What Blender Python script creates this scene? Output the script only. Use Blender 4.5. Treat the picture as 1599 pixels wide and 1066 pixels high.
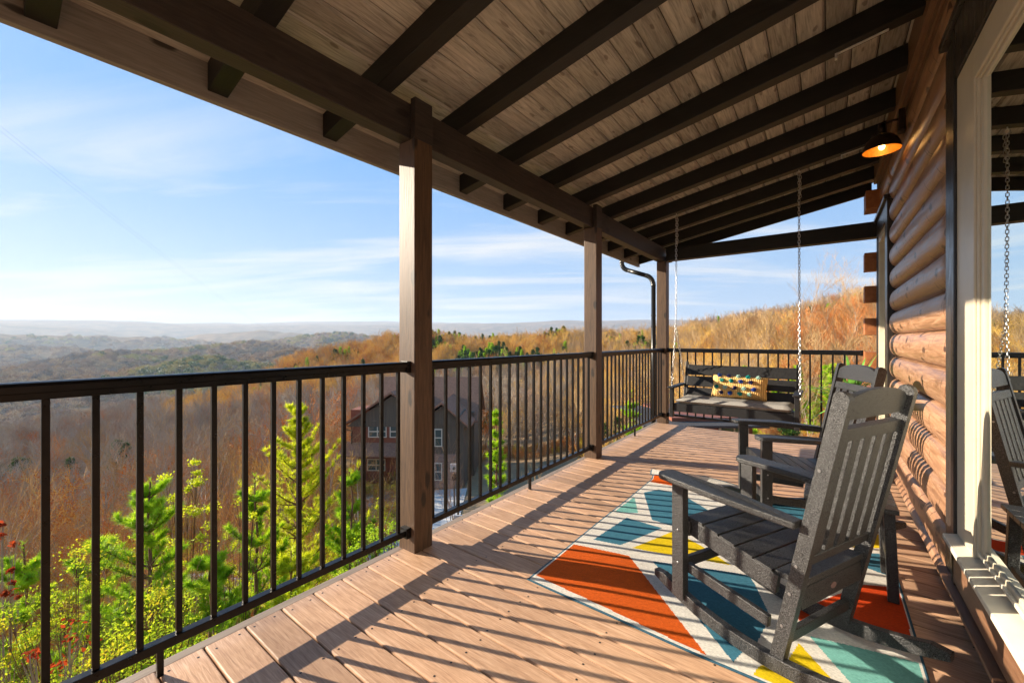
import bpy, bmesh, math, random
import numpy as np
from mathutils import Vector, Matrix, Euler, noise
R = math.radians
random.seed(7)
for o in list(bpy.data.objects): bpy.data.objects.remove(o)
sc = bpy.context.scene
COL = sc.collection

# ------------------------------------------------------------------ camera
EYE = 1.25
YAW = math.atan(490/640)
cam = bpy.data.cameras.new('camera'); co = bpy.data.objects.new('camera', cam); COL.objects.link(co)
co.location = (0, 0, EYE); co.rotation_euler = (R(90), 0, YAW)
cam.sensor_width = 36; cam.lens = 640/1599*36; cam.shift_y = -3/1599
cam.clip_start = 0.05; cam.clip_end = 60000
sc.camera = co
# ------------------------------------------------------------------ sun and sky
LD = Vector((1, .375, -.363)).normalized()          # direction the sunlight travels
sun = bpy.data.lights.new('sun', 'SUN'); so = bpy.data.objects.new('sun', sun); COL.objects.link(so)
so.rotation_euler = LD.to_track_quat('-Z', 'Y').to_euler()
sun.energy = 5.0; sun.angle = R(.5); sun.color = (1.0, .86, .68)
W = bpy.data.worlds.new('World'); sc.world = W; W.use_nodes = True
nt = W.node_tree; nt.nodes.clear()
def N(nt, t, **k):
    n = nt.nodes.new(t)
    for a, b in k.items():
        if a in n.inputs.keys() and not hasattr(n, a): n.inputs[a].default_value = b
        else: setattr(n, a, b)
    return n
sky = N(nt, 'ShaderNodeTexSky', sky_type='NISHITA'); sky.sun_disc = False
sky.sun_elevation = math.asin(-LD.z); sky.sun_rotation = math.atan2(-LD.x, -LD.y)
sky.air_density = 1.0; sky.dust_density = .6; sky.ozone_density = 1.6
out = N(nt, 'ShaderNodeOutputWorld'); bg = N(nt, 'ShaderNodeBackground'); bg.inputs[1].default_value = .136
tc = N(nt, 'ShaderNodeTexCoord')
# thin cirrus laid on a plane high above: direction / height
sep = N(nt, 'ShaderNodeSeparateXYZ'); nt.links.new(tc.outputs['Generated'], sep.inputs[0])
def M(nt, op, a, b=None, c=None, clamp=False):
    n = nt.nodes.new('ShaderNodeMath'); n.operation = op; n.use_clamp = clamp
    for i, v in enumerate((a, b, c)):
        if v is None: continue
        if isinstance(v, (int, float)): n.inputs[i].default_value = v
        else: nt.links.new(v, n.inputs[i])
    return n.outputs[0]
zz = M(nt, 'MAXIMUM', sep.outputs[2], 0.0)
den = M(nt, 'ADD', zz, .10)
cx_ = M(nt, 'DIVIDE', sep.outputs[0], den); cy_ = M(nt, 'DIVIDE', sep.outputs[1], den)
cmb = N(nt, 'ShaderNodeCombineXYZ'); nt.links.new(cx_, cmb.inputs[0]); nt.links.new(cy_, cmb.inputs[1])
mp0 = N(nt, 'ShaderNodeMapping'); nt.links.new(cmb.outputs[0], mp0.inputs[0]); mp0.inputs['Rotation'].default_value = (0, 0, R(-33))
mp = N(nt, 'ShaderNodeMapping'); nt.links.new(mp0.outputs[0], mp.inputs[0])
mp.inputs['Scale'].default_value = (.36, 1.25, 1); mp.inputs['Location'].default_value = (3.1, .4, 0)
nz = N(nt, 'ShaderNodeTexNoise'); nz.inputs['Scale'].default_value = 1.1; nz.inputs['Detail'].default_value = 9; nz.inputs['Roughness'].default_value = .58; nz.inputs['Distortion'].default_value = .5
nt.links.new(mp.outputs[0], nz.inputs['Vector'])
cr = N(nt, 'ShaderNodeMapRange'); cr.inputs[1].default_value = .46; cr.inputs[2].default_value = .68; nt.links.new(nz.outputs[0], cr.inputs[0])
low = N(nt, 'ShaderNodeMapRange'); low.inputs[1].default_value = .50; low.inputs[2].default_value = .22; nt.links.new(zz, low.inputs[0])
hzn = N(nt, 'ShaderNodeMapRange'); hzn.inputs[1].default_value = .40; hzn.inputs[2].default_value = .0; hzn.inputs[4].default_value = .62; nt.links.new(zz, hzn.inputs[0])
cl = M(nt, 'MULTIPLY', cr.outputs[0], low.outputs[0]); mix = N(nt, 'ShaderNodeMix', data_type='RGBA'); nt.links.new(hzn.outputs[0], mix.inputs['Factor'])
mix2 = N(nt, 'ShaderNodeMix', data_type='RGBA'); nt.links.new(cl, mix2.inputs['Factor']); mix2.inputs[7].default_value = (2.30, 2.34, 2.38, 1)
hs = N(nt, 'ShaderNodeHueSaturation'); hs.inputs['Saturation'].default_value = 1.55; hs.inputs['Value'].default_value = 1.25
gm = N(nt, 'ShaderNodeGamma'); gm.inputs[1].default_value = .60; nt.links.new(sky.outputs[0], gm.inputs[0])
nt.links.new(gm.outputs[0], hs.inputs['Color'])
blu = N(nt, 'ShaderNodeMix', data_type='RGBA'); blu.inputs['Factor'].default_value = .86; nt.links.new(hs.outputs[0], blu.inputs[6]); blu.inputs[7].default_value = (.42, 1.12, 2.35, 1)
nt.links.new(blu.outputs[2], mix.inputs[6]); mix.inputs[7].default_value = (1.74, 2.04, 2.28, 1)
nt.links.new(mix.outputs[2], mix2.inputs[6]); nt.links.new(mix2.outputs[2], bg.inputs[0]); nt.links.new(bg.outputs[0], out.inputs[0])
# ------------------------------------------------------------------ exposure
sc.view_settings.view_transform = 'Standard'; sc.view_settings.look = 'None'
sc.view_settings.gamma = 1; sc.view_settings.use_curve_mapping = False
sc.view_settings.exposure = 1.52
sc.render.engine = 'CYCLES'
sc.cycles.max_bounces = 8; sc.cycles.diffuse_bounces = 4; sc.cycles.volume_bounces = 0

# ------------------------------------------------------------------ tagging helpers
def tag(o, label=None, cat=None, group=None, kind=None):
    if label: o['label'] = label
    if cat: o['category'] = cat
    if group: o['group'] = group
    if kind: o['kind'] = kind
    return o
def empty(name, loc=(0, 0, 0), rz=0, label=None, cat=None, group=None):
    o = bpy.data.objects.new(name, None); COL.objects.link(o); o.empty_display_size = .1
    o.location = loc; o.rotation_euler = (0, 0, rz)
    return tag(o, label, cat, group)
def copy_tree(o, parent=None):
    c = o.copy(); COL.objects.link(c); c.parent = parent
    for ch in o.children: copy_tree(ch, c)
    return c
# ------------------------------------------------------------------ material helpers
def mat(name, col=(.5, .5, .5), rough=.6, metal=0, spec=.5):
    m = bpy.data.materials.new(name); m.use_nodes = True
    b = m.node_tree.nodes['Principled BSDF']
    b.inputs['Base Color'].default_value = (*col, 1); b.inputs['Roughness'].default_value = rough
    b.inputs['Metallic'].default_value = metal; b.inputs['Specular IOR Level'].default_value = spec
    return m
def tex(m, stops, scale=(1, 1, 1), nscale=6, detail=8, rough=.6, bump=.0, bdist=.01, coord='Object', bstops=None, dist=0, rrange=None, pos=None, rot=(0,0,0)):
    """noise -> colour ramp -> base colour, plus bump, on stretched coordinates"""
    t = m.node_tree; b = t.nodes['Principled BSDF']
    tc = t.nodes.new('ShaderNodeTexCoord'); mp = t.nodes.new('ShaderNodeMapping'); mp.inputs['Scale'].default_value = scale
    mp.inputs['Rotation'].default_value = rot
    if coord == 'World':
        g = t.nodes.new('ShaderNodeNewGeometry'); t.links.new(g.outputs['Position'], mp.inputs[0])
    else: t.links.new(tc.outputs[coord], mp.inputs[0])
    n = t.nodes.new('ShaderNodeTexNoise'); n.inputs['Scale'].default_value = nscale; n.inputs['Detail'].default_value = detail
    n.inputs['Roughness'].default_value = rough; n.inputs['Distortion'].default_value = dist
    t.links.new(mp.outputs[0], n.inputs['Vector'])
    r = t.nodes.new('ShaderNodeValToRGB'); e = r.color_ramp.elements
    ps = pos or [.3 + .4*i/(len(stops)-1) for i in range(len(stops))]
    e[0].position = ps[0]; e[0].color = (*stops[0], 1); e[1].position = ps[-1]; e[1].color = (*stops[-1], 1)
    for p, c in list(zip(ps, stops))[1:-1]:
        x = e.new(p); x.color = (*c, 1)
    t.links.new(n.outputs[0], r.inputs[0]); t.links.new(r.outputs[0], b.inputs['Base Color'])
    if bump:
        bm = t.nodes.new('ShaderNodeBump'); bm.inputs['Strength'].default_value = bump; bm.inputs['Distance'].default_value = bdist
        t.links.new(n.outputs[0], bm.inputs['Height']); t.links.new(bm.outputs[0], b.inputs['Normal'])
    if rrange:
        mr = t.nodes.new('ShaderNodeMapRange'); mr.inputs[1].default_value=.3; mr.inputs[2].default_value=.7
        mr.inputs[3].default_value = rrange[0]; mr.inputs[4].default_value = rrange[1]
        t.links.new(n.outputs[0], mr.inputs[0]); t.links.new(mr.outputs[0], b.inputs['Roughness'])
    return m
def knots(m, axis_scale, size=.05, thr=.10, col=(.02, .012, .008), amount=.85, coord='Object', rot=(0,0,0), flat=None):
    """dark oval knots with a soft ring, over whatever drives the base colour"""
    t = m.node_tree; b = t.nodes['Principled BSDF']; src = b.inputs['Base Color'].links[0].from_socket
    tc = t.nodes.new('ShaderNodeTexCoord'); mp = t.nodes.new('ShaderNodeMapping'); mp.inputs['Scale'].default_value = axis_scale
    mp.inputs['Rotation'].default_value = rot
    t.links.new(tc.outputs[coord], mp.inputs[0])
    nn = t.nodes.new('ShaderNodeTexNoise'); nn.inputs['Scale'].default_value = 3; nn.inputs['Detail'].default_value = 3
    t.links.new(mp.outputs[0], nn.inputs['Vector'])
    vm = t.nodes.new('ShaderNodeVectorMath'); vm.operation = 'MULTIPLY_ADD'; vm.inputs[1].default_value = (.25, .25, .25)
    t.links.new(nn.outputs['Color'], vm.inputs[0]); t.links.new(mp.outputs[0], vm.inputs[2])
    v = t.nodes.new('ShaderNodeTexVoronoi'); v.inputs['Scale'].default_value = 1; v.inputs['Randomness'].default_value = 1
    if flat:
        v.voronoi_dimensions = '2D'; sp_ = t.nodes.new('ShaderNodeSeparateXYZ'); cb_ = t.nodes.new('ShaderNodeCombineXYZ'); t.links.new(vm.outputs[0], sp_.inputs[0])
        for k_, ax_ in enumerate(flat): t.links.new(sp_.outputs['XYZ'.index(ax_)], cb_.inputs[k_])
        t.links.new(cb_.outputs[0], v.inputs['Vector'])
    else: t.links.new(vm.outputs[0], v.inputs['Vector'])
    mr = t.nodes.new('ShaderNodeMapRange'); mr.inputs[1].default_value = thr; mr.inputs[2].default_value = thr*.62; t.links.new(v.outputs['Distance'], mr.inputs[0])
    mu = t.nodes.new('ShaderNodeMath'); mu.operation = 'MULTIPLY'; mu.inputs[1].default_value = amount; t.links.new(mr.outputs[0], mu.inputs[0])
    mx = t.nodes.new('ShaderNodeMix'); mx.data_type = 'RGBA'; t.links.new(mu.outputs[0], mx.inputs['Factor'])
    t.links.new(src, mx.inputs[6]); mx.inputs[7].default_value = (*col, 1); t.links.new(mx.outputs[2], b.inputs['Base Color'])
    return m
def plank_tint(m, axis, pitch, lo=.75, hi=1.2, off=0.0):
    """each board its own tint, constant across the board"""
    t = m.node_tree; b = t.nodes['Principled BSDF']; src = b.inputs['Base Color'].links[0].from_socket
    tc = t.nodes.new('ShaderNodeTexCoord'); sp = t.nodes.new('ShaderNodeSeparateXYZ'); t.links.new(tc.outputs['Object'], sp.inputs[0])
    a = t.nodes.new('ShaderNodeMath'); a.operation = 'SUBTRACT'; a.inputs[1].default_value = off; t.links.new(sp.outputs[axis], a.inputs[0])
    d = t.nodes.new('ShaderNodeMath'); d.operation = 'DIVIDE'; d.inputs[1].default_value = pitch; t.links.new(a.outputs[0], d.inputs[0])
    f = t.nodes.new('ShaderNodeMath'); f.operation = 'FLOOR'; t.links.new(d.outputs[0], f.inputs[0])
    w = t.nodes.new('ShaderNodeTexWhiteNoise'); w.noise_dimensions = '1D'; t.links.new(f.outputs[0], w.inputs['W'])
    mr = t.nodes.new('ShaderNodeMapRange'); mr.inputs[3].default_value = lo; mr.inputs[4].default_value = hi; t.links.new(w.outputs[0], mr.inputs[0])
    vm = t.nodes.new('ShaderNodeVectorMath'); vm.operation = 'SCALE'; t.links.new(src, vm.inputs[0]); t.links.new(mr.outputs[0], vm.inputs['Scale'])
    t.links.new(vm.outputs[0], b.inputs['Base Color'])
    # shift the grain from board to board
    for mpn in [n for n in t.nodes if n.type == 'MAPPING']:
        if not mpn.inputs[0].links: continue
        s0 = mpn.inputs[0].links[0].from_socket
        sh = t.nodes.new('ShaderNodeVectorMath'); sh.operation = 'MULTIPLY_ADD'; sh.inputs[1].default_value = (7.3, 9.1, 5.7)
        t.links.new(w.outputs['Color'], sh.inputs[0]); t.links.new(s0, sh.inputs[2]); t.links.new(sh.outputs[0], mpn.inputs[0])
    return m
# ------------------------------------------------------------------ mesh builder
class MB:
    def __init__(s): s.v = []; s.f = []; s.mi = []; s.cur = 0
    def add(s, vs, fs):
        o = len(s.v); s.v += [tuple(v) for v in vs]
        s.f += [tuple(i+o for i in f) for f in fs]; s.mi += [s.cur]*len(fs); return s
    def box(s, x0, x1, y0, y1, z0, z1, mtx=None):
        vs = [Vector((x, y, z)) for z in (z0, z1) for y in (y0, y1) for x in (x0, x1)]
        if mtx: vs = [mtx @ v for v in vs]
        return s.add(vs, [(0,2,3,1),(4,5,7,6),(0,1,5,4),(2,6,7,3),(0,4,6,2),(1,3,7,5)])
    def beam(s, p0, p1, w, h, up=(0, 0, 1), w1=None, h1=None):
        """bar from p0 to p1; w across (dir x up), h along up"""
        p0, p1 = Vector(p0), Vector(p1); d = (p1-p0).normalized(); a = d.cross(Vector(up)).normalized(); b = a.cross(d)
        w1 = w if w1 is None else w1; h1 = h if h1 is None else h1
        vs = []
        for p, ww, hh in ((p0, w, h), (p1, w1, h1)):
            for sx, sy in ((-1,-1),(1,-1),(1,1),(-1,1)): vs.append(p + a*sx*ww/2 + b*sy*hh/2)
        return s.add(vs, [(3,2,1,0),(4,5,6,7),(0,1,5,4),(1,2,6,5),(2,3,7,6),(3,0,4,7)])
    def tube(s, pts, rad, n=8, caps=True):
        pts = [Vector(p) for p in pts]; k = len(pts)
        if not hasattr(rad, '__len__'): rad = [rad]*k
        prev = None; vs = []
        for i, p in enumerate(pts):
            d = (pts[min(i+1, k-1)] - pts[max(i-1, 0)]).normalized()
            if prev is None: a = d.orthogonal().normalized()
            else:
                a = prev - d*prev.dot(d)
                a = a.normalized() if a.length > 1e-6 else d.orthogonal().normalized()
            prev = a; b = d.cross(a)
            for j in range(n):
                t = 2*math.pi*j/n; vs.append(p + (a*math.cos(t)+b*math.sin(t))*rad[i])
        fs = [(i*n+j, i*n+(j+1)%n, (i+1)*n+(j+1)%n, (i+1)*n+j) for i in range(k-1) for j in range(n)]
        if caps: fs += [tuple(reversed(range(n))), tuple(range((k-1)*n, k*n))]
        return s.add(vs, fs)
    def prism(s, poly, y0, y1, mtx=None):
        """polygon in XZ extruded along Y"""
        n = len(poly); vs = [Vector((x, y, z)) for y in (y0, y1) for x, z in poly]
        if mtx: vs = [mtx @ v for v in vs]
        return s.add(vs, [tuple(range(n)), tuple(reversed(range(n, 2*n)))] + [(i, i+n, (i+1) % n+n, (i+1) % n) for i in range(n)])
    def lathe(s, prof, c=(0,0,0), n=24, mtx=None):
        vs = []
        for r, z in prof:
            for j in range(n):
                t = 2*math.pi*j/n; v = Vector((r*math.cos(t), r*math.sin(t), z)); vs.append((mtx @ v if mtx else v) + Vector(c))
        return s.add(vs, [(i*n+j, i*n+(j+1)%n, (i+1)*n+(j+1)%n, (i+1)*n+j) for i in range(len(prof)-1) for j in range(n)])
    def torus(s, c, R1, r1, mtx, stretch=1.0, n=14, m=6):
        vs = []
        for i in range(n):
            t = 2*math.pi*i/n; ct, st = math.cos(t), math.sin(t)
            for j in range(m):
                u = 2*math.pi*j/m; rr = R1 + r1*math.cos(u)
                v = Vector((rr*ct, r1*math.sin(u), rr*st + (stretch if st >= 0 else -stretch)))
                vs.append(mtx @ v + Vector(c))
        return s.add(vs, [(i*m+j, i*m+(j+1)%m, ((i+1)%n)*m+(j+1)%m, ((i+1)%n)*m+j) for i in range(n) for j in range(m)])
    def build(s, name, mats, parent=None, bevel=0, smooth=False, seg=2):
        me = bpy.data.meshes.new(name); me.from_pydata(s.v, [], s.f)
        for m in (mats if isinstance(mats, (list, tuple)) else [mats]): me.materials.append(m)
        if max(s.mi, default=0): me.polygons.foreach_set('material_index', s.mi)
        if smooth: me.polygons.foreach_set('use_smooth', [True]*len(s.f))
        me.update(); me.validate()
        o = bpy.data.objects.new(name, me); COL.objects.link(o); o.parent = parent
        if bevel:
            b = o.modifiers.new('bevel', 'BEVEL'); b.width = bevel; b.segments = seg; b.limit_method = 'ANGLE'; b.angle_limit = R(40); b.harden_normals = False
        return o
def fix_normals(o):
    bm = bmesh.new(); bm.from_mesh(o.data); bmesh.ops.recalc_face_normals(bm, faces=bm.faces); bm.to_mesh(o.data); bm.free(); return o
def P2(u, v, d):
    """world point seen at photo pixel (u, v) at depth d metres"""
    D = Vector((-math.sin(YAW), math.cos(YAW), 0)); Rr = Vector((math.cos(YAW), math.sin(YAW), 0))
    return Vector((0, 0, EYE)) + D*d + Rr*((u-800)/640*d) - Vector((0, 0, 1))*((v-530)/640*d)

# ================================================================== materials of the porch
M_deck = mat('deck_board', rough=.55)
tex(M_deck, [(.36,.20,.115), (.52,.315,.19), (.66,.435,.285)], scale=(1.3, 22, 22), nscale=5, detail=9, bump=.35, bdist=.004, dist=1.2)
plank_tint(M_deck, 1, .1495, .80, 1.15, off=.1135)
def weather(m, sc_, lo, hi, lift):
    t = m.node_tree; b_ = t.nodes['Principled BSDF']; src = b_.inputs['Base Color'].links[0].from_socket; tc_ = t.nodes.new('ShaderNodeTexCoord'); n_ = t.nodes.new('ShaderNodeTexNoise'); n_.inputs['Scale'].default_value = sc_; n_.inputs['Detail'].default_value = 7; n_.inputs['Roughness'].default_value = .65
    t.links.new(tc_.outputs['Object'], n_.inputs['Vector']); mr_ = t.nodes.new('ShaderNodeMapRange'); mr_.inputs[1].default_value = .32; mr_.inputs[2].default_value = .68; mr_.inputs[3].default_value = lo; mr_.inputs[4].default_value = hi
    t.links.new(n_.outputs[0], mr_.inputs[0]); v_ = t.nodes.new('ShaderNodeVectorMath'); v_.operation = 'SCALE'; t.links.new(src, v_.inputs[0]); t.links.new(mr_.outputs[0], v_.inputs['Scale']); t.links.new(v_.outputs[0], b_.inputs['Base Color'])
weather(M_deck, 2.3, .82, 1.14, 0)
M_screw = mat('deck_screw', (.02, .015, .012), .5)
M_gap = mat('under_deck', (.02, .015, .012), .9)
M_rim = tex(mat('deck_rim', rough=.7), [(.20,.15,.11), (.32,.25,.19)], scale=(20, 1.2, 20), nscale=4, bump=.3, bdist=.003)
M_ceil = mat('ceiling_plank', rough=.62)
tex(M_ceil, [(.22,.195,.165), (.41,.365,.305), (.56,.50,.43)], scale=(14, 1.1, 14), nscale=3.2, detail=9, bump=.2, bdist=.003, dist=1.6)
knots(M_ceil, (7, 2.4, 1), flat='XY', thr=.085, col=(.10,.065,.045), amount=.6)
plank_tint(M_ceil, 0, .1415, .72, 1.18, off=-2.55)
def stain(name, lo, hi, along, rough=.5, kn=True, kc=(.012,.008,.006)):
    m = mat(name, rough=rough); s = [16, 16, 16]; s[along] = 1.1
    tex(m, [lo, tuple((a+b)/2 for a, b in zip(lo, hi)), hi], scale=tuple(s), nscale=3, detail=8, bump=.35, bdist=.004, dist=1.5)
    if kn:
        s = [7, 7, 7]; s[along] = 2.4
        knots(m, tuple(s), thr=.16, col=kc, amount=.85)
    return m
M_rafter = stain('rafter_stain', (.004,.0035,.003), (.012,.010,.0085), 0, rough=.5)
M_beam = stain('beam_stain', (.022,.016,.013), (.06,.044,.035), 1, rough=.5)
M_fascia = stain('fascia_stain', (.20,.175,.155), (.33,.295,.26), 1, rough=.6)
M_post = stain('post_stain', (.05,.027,.014), (.135,.075,.038), 2, rough=.55)
M_black = mat('black_rail_paint', (.012, .011, .011), .32)
M_black.node_tree.nodes['Principled BSDF'].inputs['Specular IOR Level'].default_value = .3
tex(M_black, [(.004,.004,.004), (.008,.007,.007)], nscale=30, rrange=(.25,.42))
M_blacktrim = mat('black_trim_paint', (.02, .018, .017), .35)
tex(M_blacktrim, [(.010,.009,.008), (.035,.03,.028)], scale=(20,20,2), nscale=4, bump=.25, bdist=.002, rrange=(.22,.5))
M_cream = tex(mat('cream_vinyl', rough=.4), [(.50,.435,.32), (.56,.49,.37)], nscale=8)
M_sill = tex(mat('cream_sill', rough=.45), [(.62,.56,.45), (.70,.64,.52)], nscale=8)
M_log = mat('stained_log', rough=.46)
tex(M_log, [(.18,.088,.048), (.30,.160,.088), (.40,.235,.14)], scale=(9, .55, 9), nscale=3, detail=9, bump=.3, bdist=.006, dist=2.2, rrange=(.3,.5))
knots(M_log, (1, 2.6, 5.5), thr=.13, col=(.035,.014,.008), amount=.85, flat='YZ')
knots(M_log, (1, 15, 2.6), thr=.10, col=(.03,.012,.008), amount=.7, flat='YZ')
plank_tint(M_log, 2, .2035, .88, 1.12, off=.081)
M_log_end = tex(mat('log_end_grain', rough=.6), [(.24,.075,.022), (.42,.15,.045)], nscale=20, bump=.3, bdist=.003)
M_brown = stain('brown_trim', (.12,.055,.028), (.21,.11,.06), 1, rough=.45, kn=False)
M_dark = mat('dark_room', (.012, .013, .013), .8)

# ================================================================== deck
deck = empty('porch_deck', (0, 0, 0), label='brown composite porch deck of boards laid crosswise between the black railing and the log wall', cat='deck')
mb = MB(); y = .1135 - .1495*9; nb = 0; YE = 6.285
while y < YE - .05:
    y0, y1 = y + .0035, min(y + .1495 - .0035, YE); c = .006
    prof = [(y0, -.024), (y1, -.024), (y1, -c), (y1-c*.3, -c*.3), (y1-c, 0), (y0+c, 0), (y0+c*.3, -c*.3), (y0, -c)]
    vs = [Vector((x, yy, z)) for x in (-2.007, .56) for yy, z in prof]; n = 8
    mb.add(vs, [tuple(reversed(range(n))), tuple(range(n, 2*n))] + [(i, (i+1) % n, (i+1) % n+n, i+n) for i in range(n)])
    mb.cur = 1
    for sx in (-1.97, -1.56, -1.15, -.74, -.33, .08, .49):
        for sy in (.03, .112):
            yy = y + sy + random.uniform(-.006, .006); xx = sx + random.uniform(-.012, .012)
            if yy > YE-.02: continue
            mb.add([(xx+.005*math.cos(k*1.047), yy+.005*math.sin(k*1.047), .0006) for k in range(6)], [tuple(range(6))])
    mb.cur = 0; y += .1495; nb += 1
mb.build('deck_boards', [M_deck, M_screw], deck)
mb = MB(); mb.box(-2.062, -2.012, -1.3, YE, -.026, -.003); mb.build('edge_board', M_rim, deck, bevel=.003)
mb = MB(); mb.box(-2.058, -2.03, -1.3, YE, -.27, -.030); mb.box(-2.03, .56, YE-.045, YE-.012, -.27, -.03); mb.build('rim_joist', M_rafter, deck)
mb = MB(); mb.box(-2.0, .55, -1.25, YE-.05, -.12, -.06); mb.build('joist_underlay', M_gap, deck)
# ================================================================== posts
PY = (-.86, 1.552, 3.937, 6.30)
def rz_of(X): return 2.645 + (X+1.9)*.185        # underside of the rafters
for i, py in enumerate(PY):
    lab = ['square stained wooden porch post beside the camera at the near end', 'nearest square wooden porch post, the broadest one, partly hiding the red roofed house',
           'middle square stained wooden porch post between the first post and the corner post', 'corner square stained wooden porch post behind the swing, next to the black downspout'][i]
    p = empty('porch_post', (-1.975, py+.068, 0), label=lab, cat='post', group='posts carrying the porch roof')
    z0 = -.02 if i < 3 else -.26
    mb = MB(); mb.box(-.072, .072, -.068, .068, z0, 2.428); mb.build('shaft', M_post, p, bevel=.004)
    if i < 3:
        mb = MB(); mb.box(.031, .074, -.066, .066, 2.4285, 2.668); mb.build('tongue', M_beam, p, bevel=.003)
# ================================================================== porch roof
roof = empty('porch_roof', (0, 0, 2.43), label='sloping wooden porch roof with dark rafters under tan plank ceiling boards', cat='roof')
def rp(o): o.location = (0, 0, -2.43); return o
Y0R, Y1R = -1.6, 6.9
mb = MB(); mb.box(-2.045, -1.946, Y0R, 6.44, 2.430, 2.640); rp(mb.build('eave_beam', M_beam, roof, bevel=.004))
mb = MB(); mb.box(-1.899, .50, 6.305, 6.435, 2.432, 2.615); rp(mb.build('header_beam', M_rafter, roof, bevel=.004))
mb = MB(); mb.box(-2.045, -1.90, 6.44, 6.60, 2.45, 2.53); rp(mb.build('beam_end', M_beam, roof, bevel=.003))
RF = [1.42 + .6085*k for k in range(-5, 9)] + [6.885]
for k, yf in enumerate(RF):
    mb = MB(); w = .09; h = .145
    x0, x1 = -2.525, .46
    a = [(x0, rz_of(x0)), (x1, rz_of(x1)), (x1, rz_of(x1)+h), (x0, rz_of(x0)+h)]
    if k == len(RF)-1: yf, w = 6.885, .045
    mb.prism(a, yf-w, yf); rp(mb.build('rafter', M_rafter, roof, bevel=.0035))
# ceiling planks (v-groove), following the slope
mb = MB(); sl = .185; L = math.sqrt(1+sl*sl); x = -2.55; pitch = .1415
while x < .50:
    xa, xb = x + .0028, min(x + pitch - .0028, .52); g = .012; t = .019
    zt = lambda X: rz_of(X) + .1452
    prof = [(xa, zt(xa)+g), (xa+g, zt(xa+g)), (xb-g, zt(xb-g)), (xb, zt(xb)+g), (xb, zt(xb)+t), (xa, zt(xa)+t)]
    mb.prism(prof, Y0R, Y1R); x += pitch
rp(mb.build('ceiling_planks', M_ceil, roof))
mb = MB(); zt = lambda X: rz_of(X) + .168
mb.prism([(-2.62, zt(-2.62)), (.9, zt(.9)), (.9, zt(.9)+.04), (-2.62, zt(-2.62)+.04)], Y0R-.05, Y1R+.06)
M_shing = tex(mat('dark_shingle', rough=.85), [(.03,.028,.026), (.08,.07,.065)], nscale=25, bump=.4)
rp(mb.build('roof_deck', M_shing, roof))
mb = MB(); mb.box(-2.566, -2.527, Y0R, Y1R, 2.488, 2.70); rp(mb.build('fascia_board', M_fascia, roof, bevel=.003))
# ================================================================== log house
house = empty('log_cabin', (.55, 3, -5), label='brown stained log cabin wall with rounded logs along the right of the porch', cat='house')
def hp(o): o.location = (-.55, -3, 5); return o
WY0, WY1, DY0, DY1 = .55, 2.565, 5.33, 6.05      # near window, far door openings
def log_run(y0, y1, z0, z1, x0=.462, xg=.548):
    m = MB(); k0 = int(math.floor((z0-.081)/.2035)); z = .081 + k0*.2035; n = 9; prof = []
    while z < z1 - .01:
        for j in range(n+1):
            t = math.pi*j/n; zz_ = z + .2035*(.5-.5*math.cos(t)); xx = xg - (xg-x0)*math.sin(t)**.62
            if zz_ < z0 or zz_ > z1: continue
            prof.append((xx, zz_))
        z += .2035
    ys = [y0, y0+.008, y0+.025] + [y0+.025+(y1-y0-.05)*i/12 for i in range(1, 12)] + [y1-.025, y1-.008, y1]
    vs = []
    for i, yy in enumerate(ys):
        e = min(yy-y0, y1-yy); rd = 1-math.sqrt(max(0, 1-(1-min(e/.03, 1))**2))
        for xx, zz_ in prof:
            w = noise.noise((yy*.8, zz_*2.0, 3.1))*.006
            vs.append((xx + w + (xg-xx)*rd*.9, yy, zz_))
    q = len(prof); fs = [(i*q+j, i*q+j+1, (i+1)*q+j+1, (i+1)*q+j) for i in range(len(ys)-1) for j in range(q-1)]
    m.add(vs, fs); return m
for (a, b, z0, z1) in [(2.775, 5.13, .0, 3.06), (.1, 2.775, .0, .16), (.1, 2.775, 2.60, 3.06), (5.13, 6.24, 2.57, 3.06), (6.175, 6.24, 0, 2.57), (-1.6, .1, 0, 3.06)]:
    if b-a < .12:
        m = MB(); m.box(.50, .548, a, b, z0, z1)
        hp(m.build('log_wall', M_log, house)); continue
    hp(log_run(a, b, z0, z1).build('log_wall', M_log, house, smooth=True))
# body behind the logs, with the window opening left free
m = MB(); m.box(.55, 5.5, -1.6, WY0, -6, 3.2); m.box(.55, 5.5, WY1, 6.24, -6, 3.2); m.box(.55, 5.5, WY0, WY1, -6, .42); m.box(.55, 5.5, WY0, WY1, 2.38, 3.2); m.box(1.6, 5.5, WY0, WY1, .42, 2.38)
hp(m.build('house_core', M_dark, house))
m = MB(); m.prism([(.5, 3.22), (5.5, 3.22), (5.5, 4.3), (.9, 3.36)], -1.8, 6.9); hp(m.build('main_roof', M_shing, house))
# bottom plate / skirt board
m = MB(); m.box(.505, .549, -1.6, 5.13, .001, .05); hp(m.build('base_board', M_brown, house, bevel=.006))
# ledger strips under the roof
m = MB()
for dx, z0, z1 in [(.435, 3.02, 3.235), (.462, 2.955, 3.018), (.476, 2.905, 2.952)]:
    m.box(dx, .54, -1.6, 6.24, z0, z1)
hp(m.build('ledger_trim', M_brown, house, bevel=.004))
# crossing log ends at the far corner
for z0, z1 in [(.15,.33), (.53,.715), (.90,1.11), (1.302,1.493), (1.677,1.861), (2.037,2.243), (2.70,2.90)]:
    m = MB(); m.box(.352, .503, 6.2 if z0 < 2.5 else 6.0, 6.36 if z0 < 2.5 else 6.30, z0, z1); m.cur = 0
    hp(m.build('log_end', M_log_end, house, bevel=.006))
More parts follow.
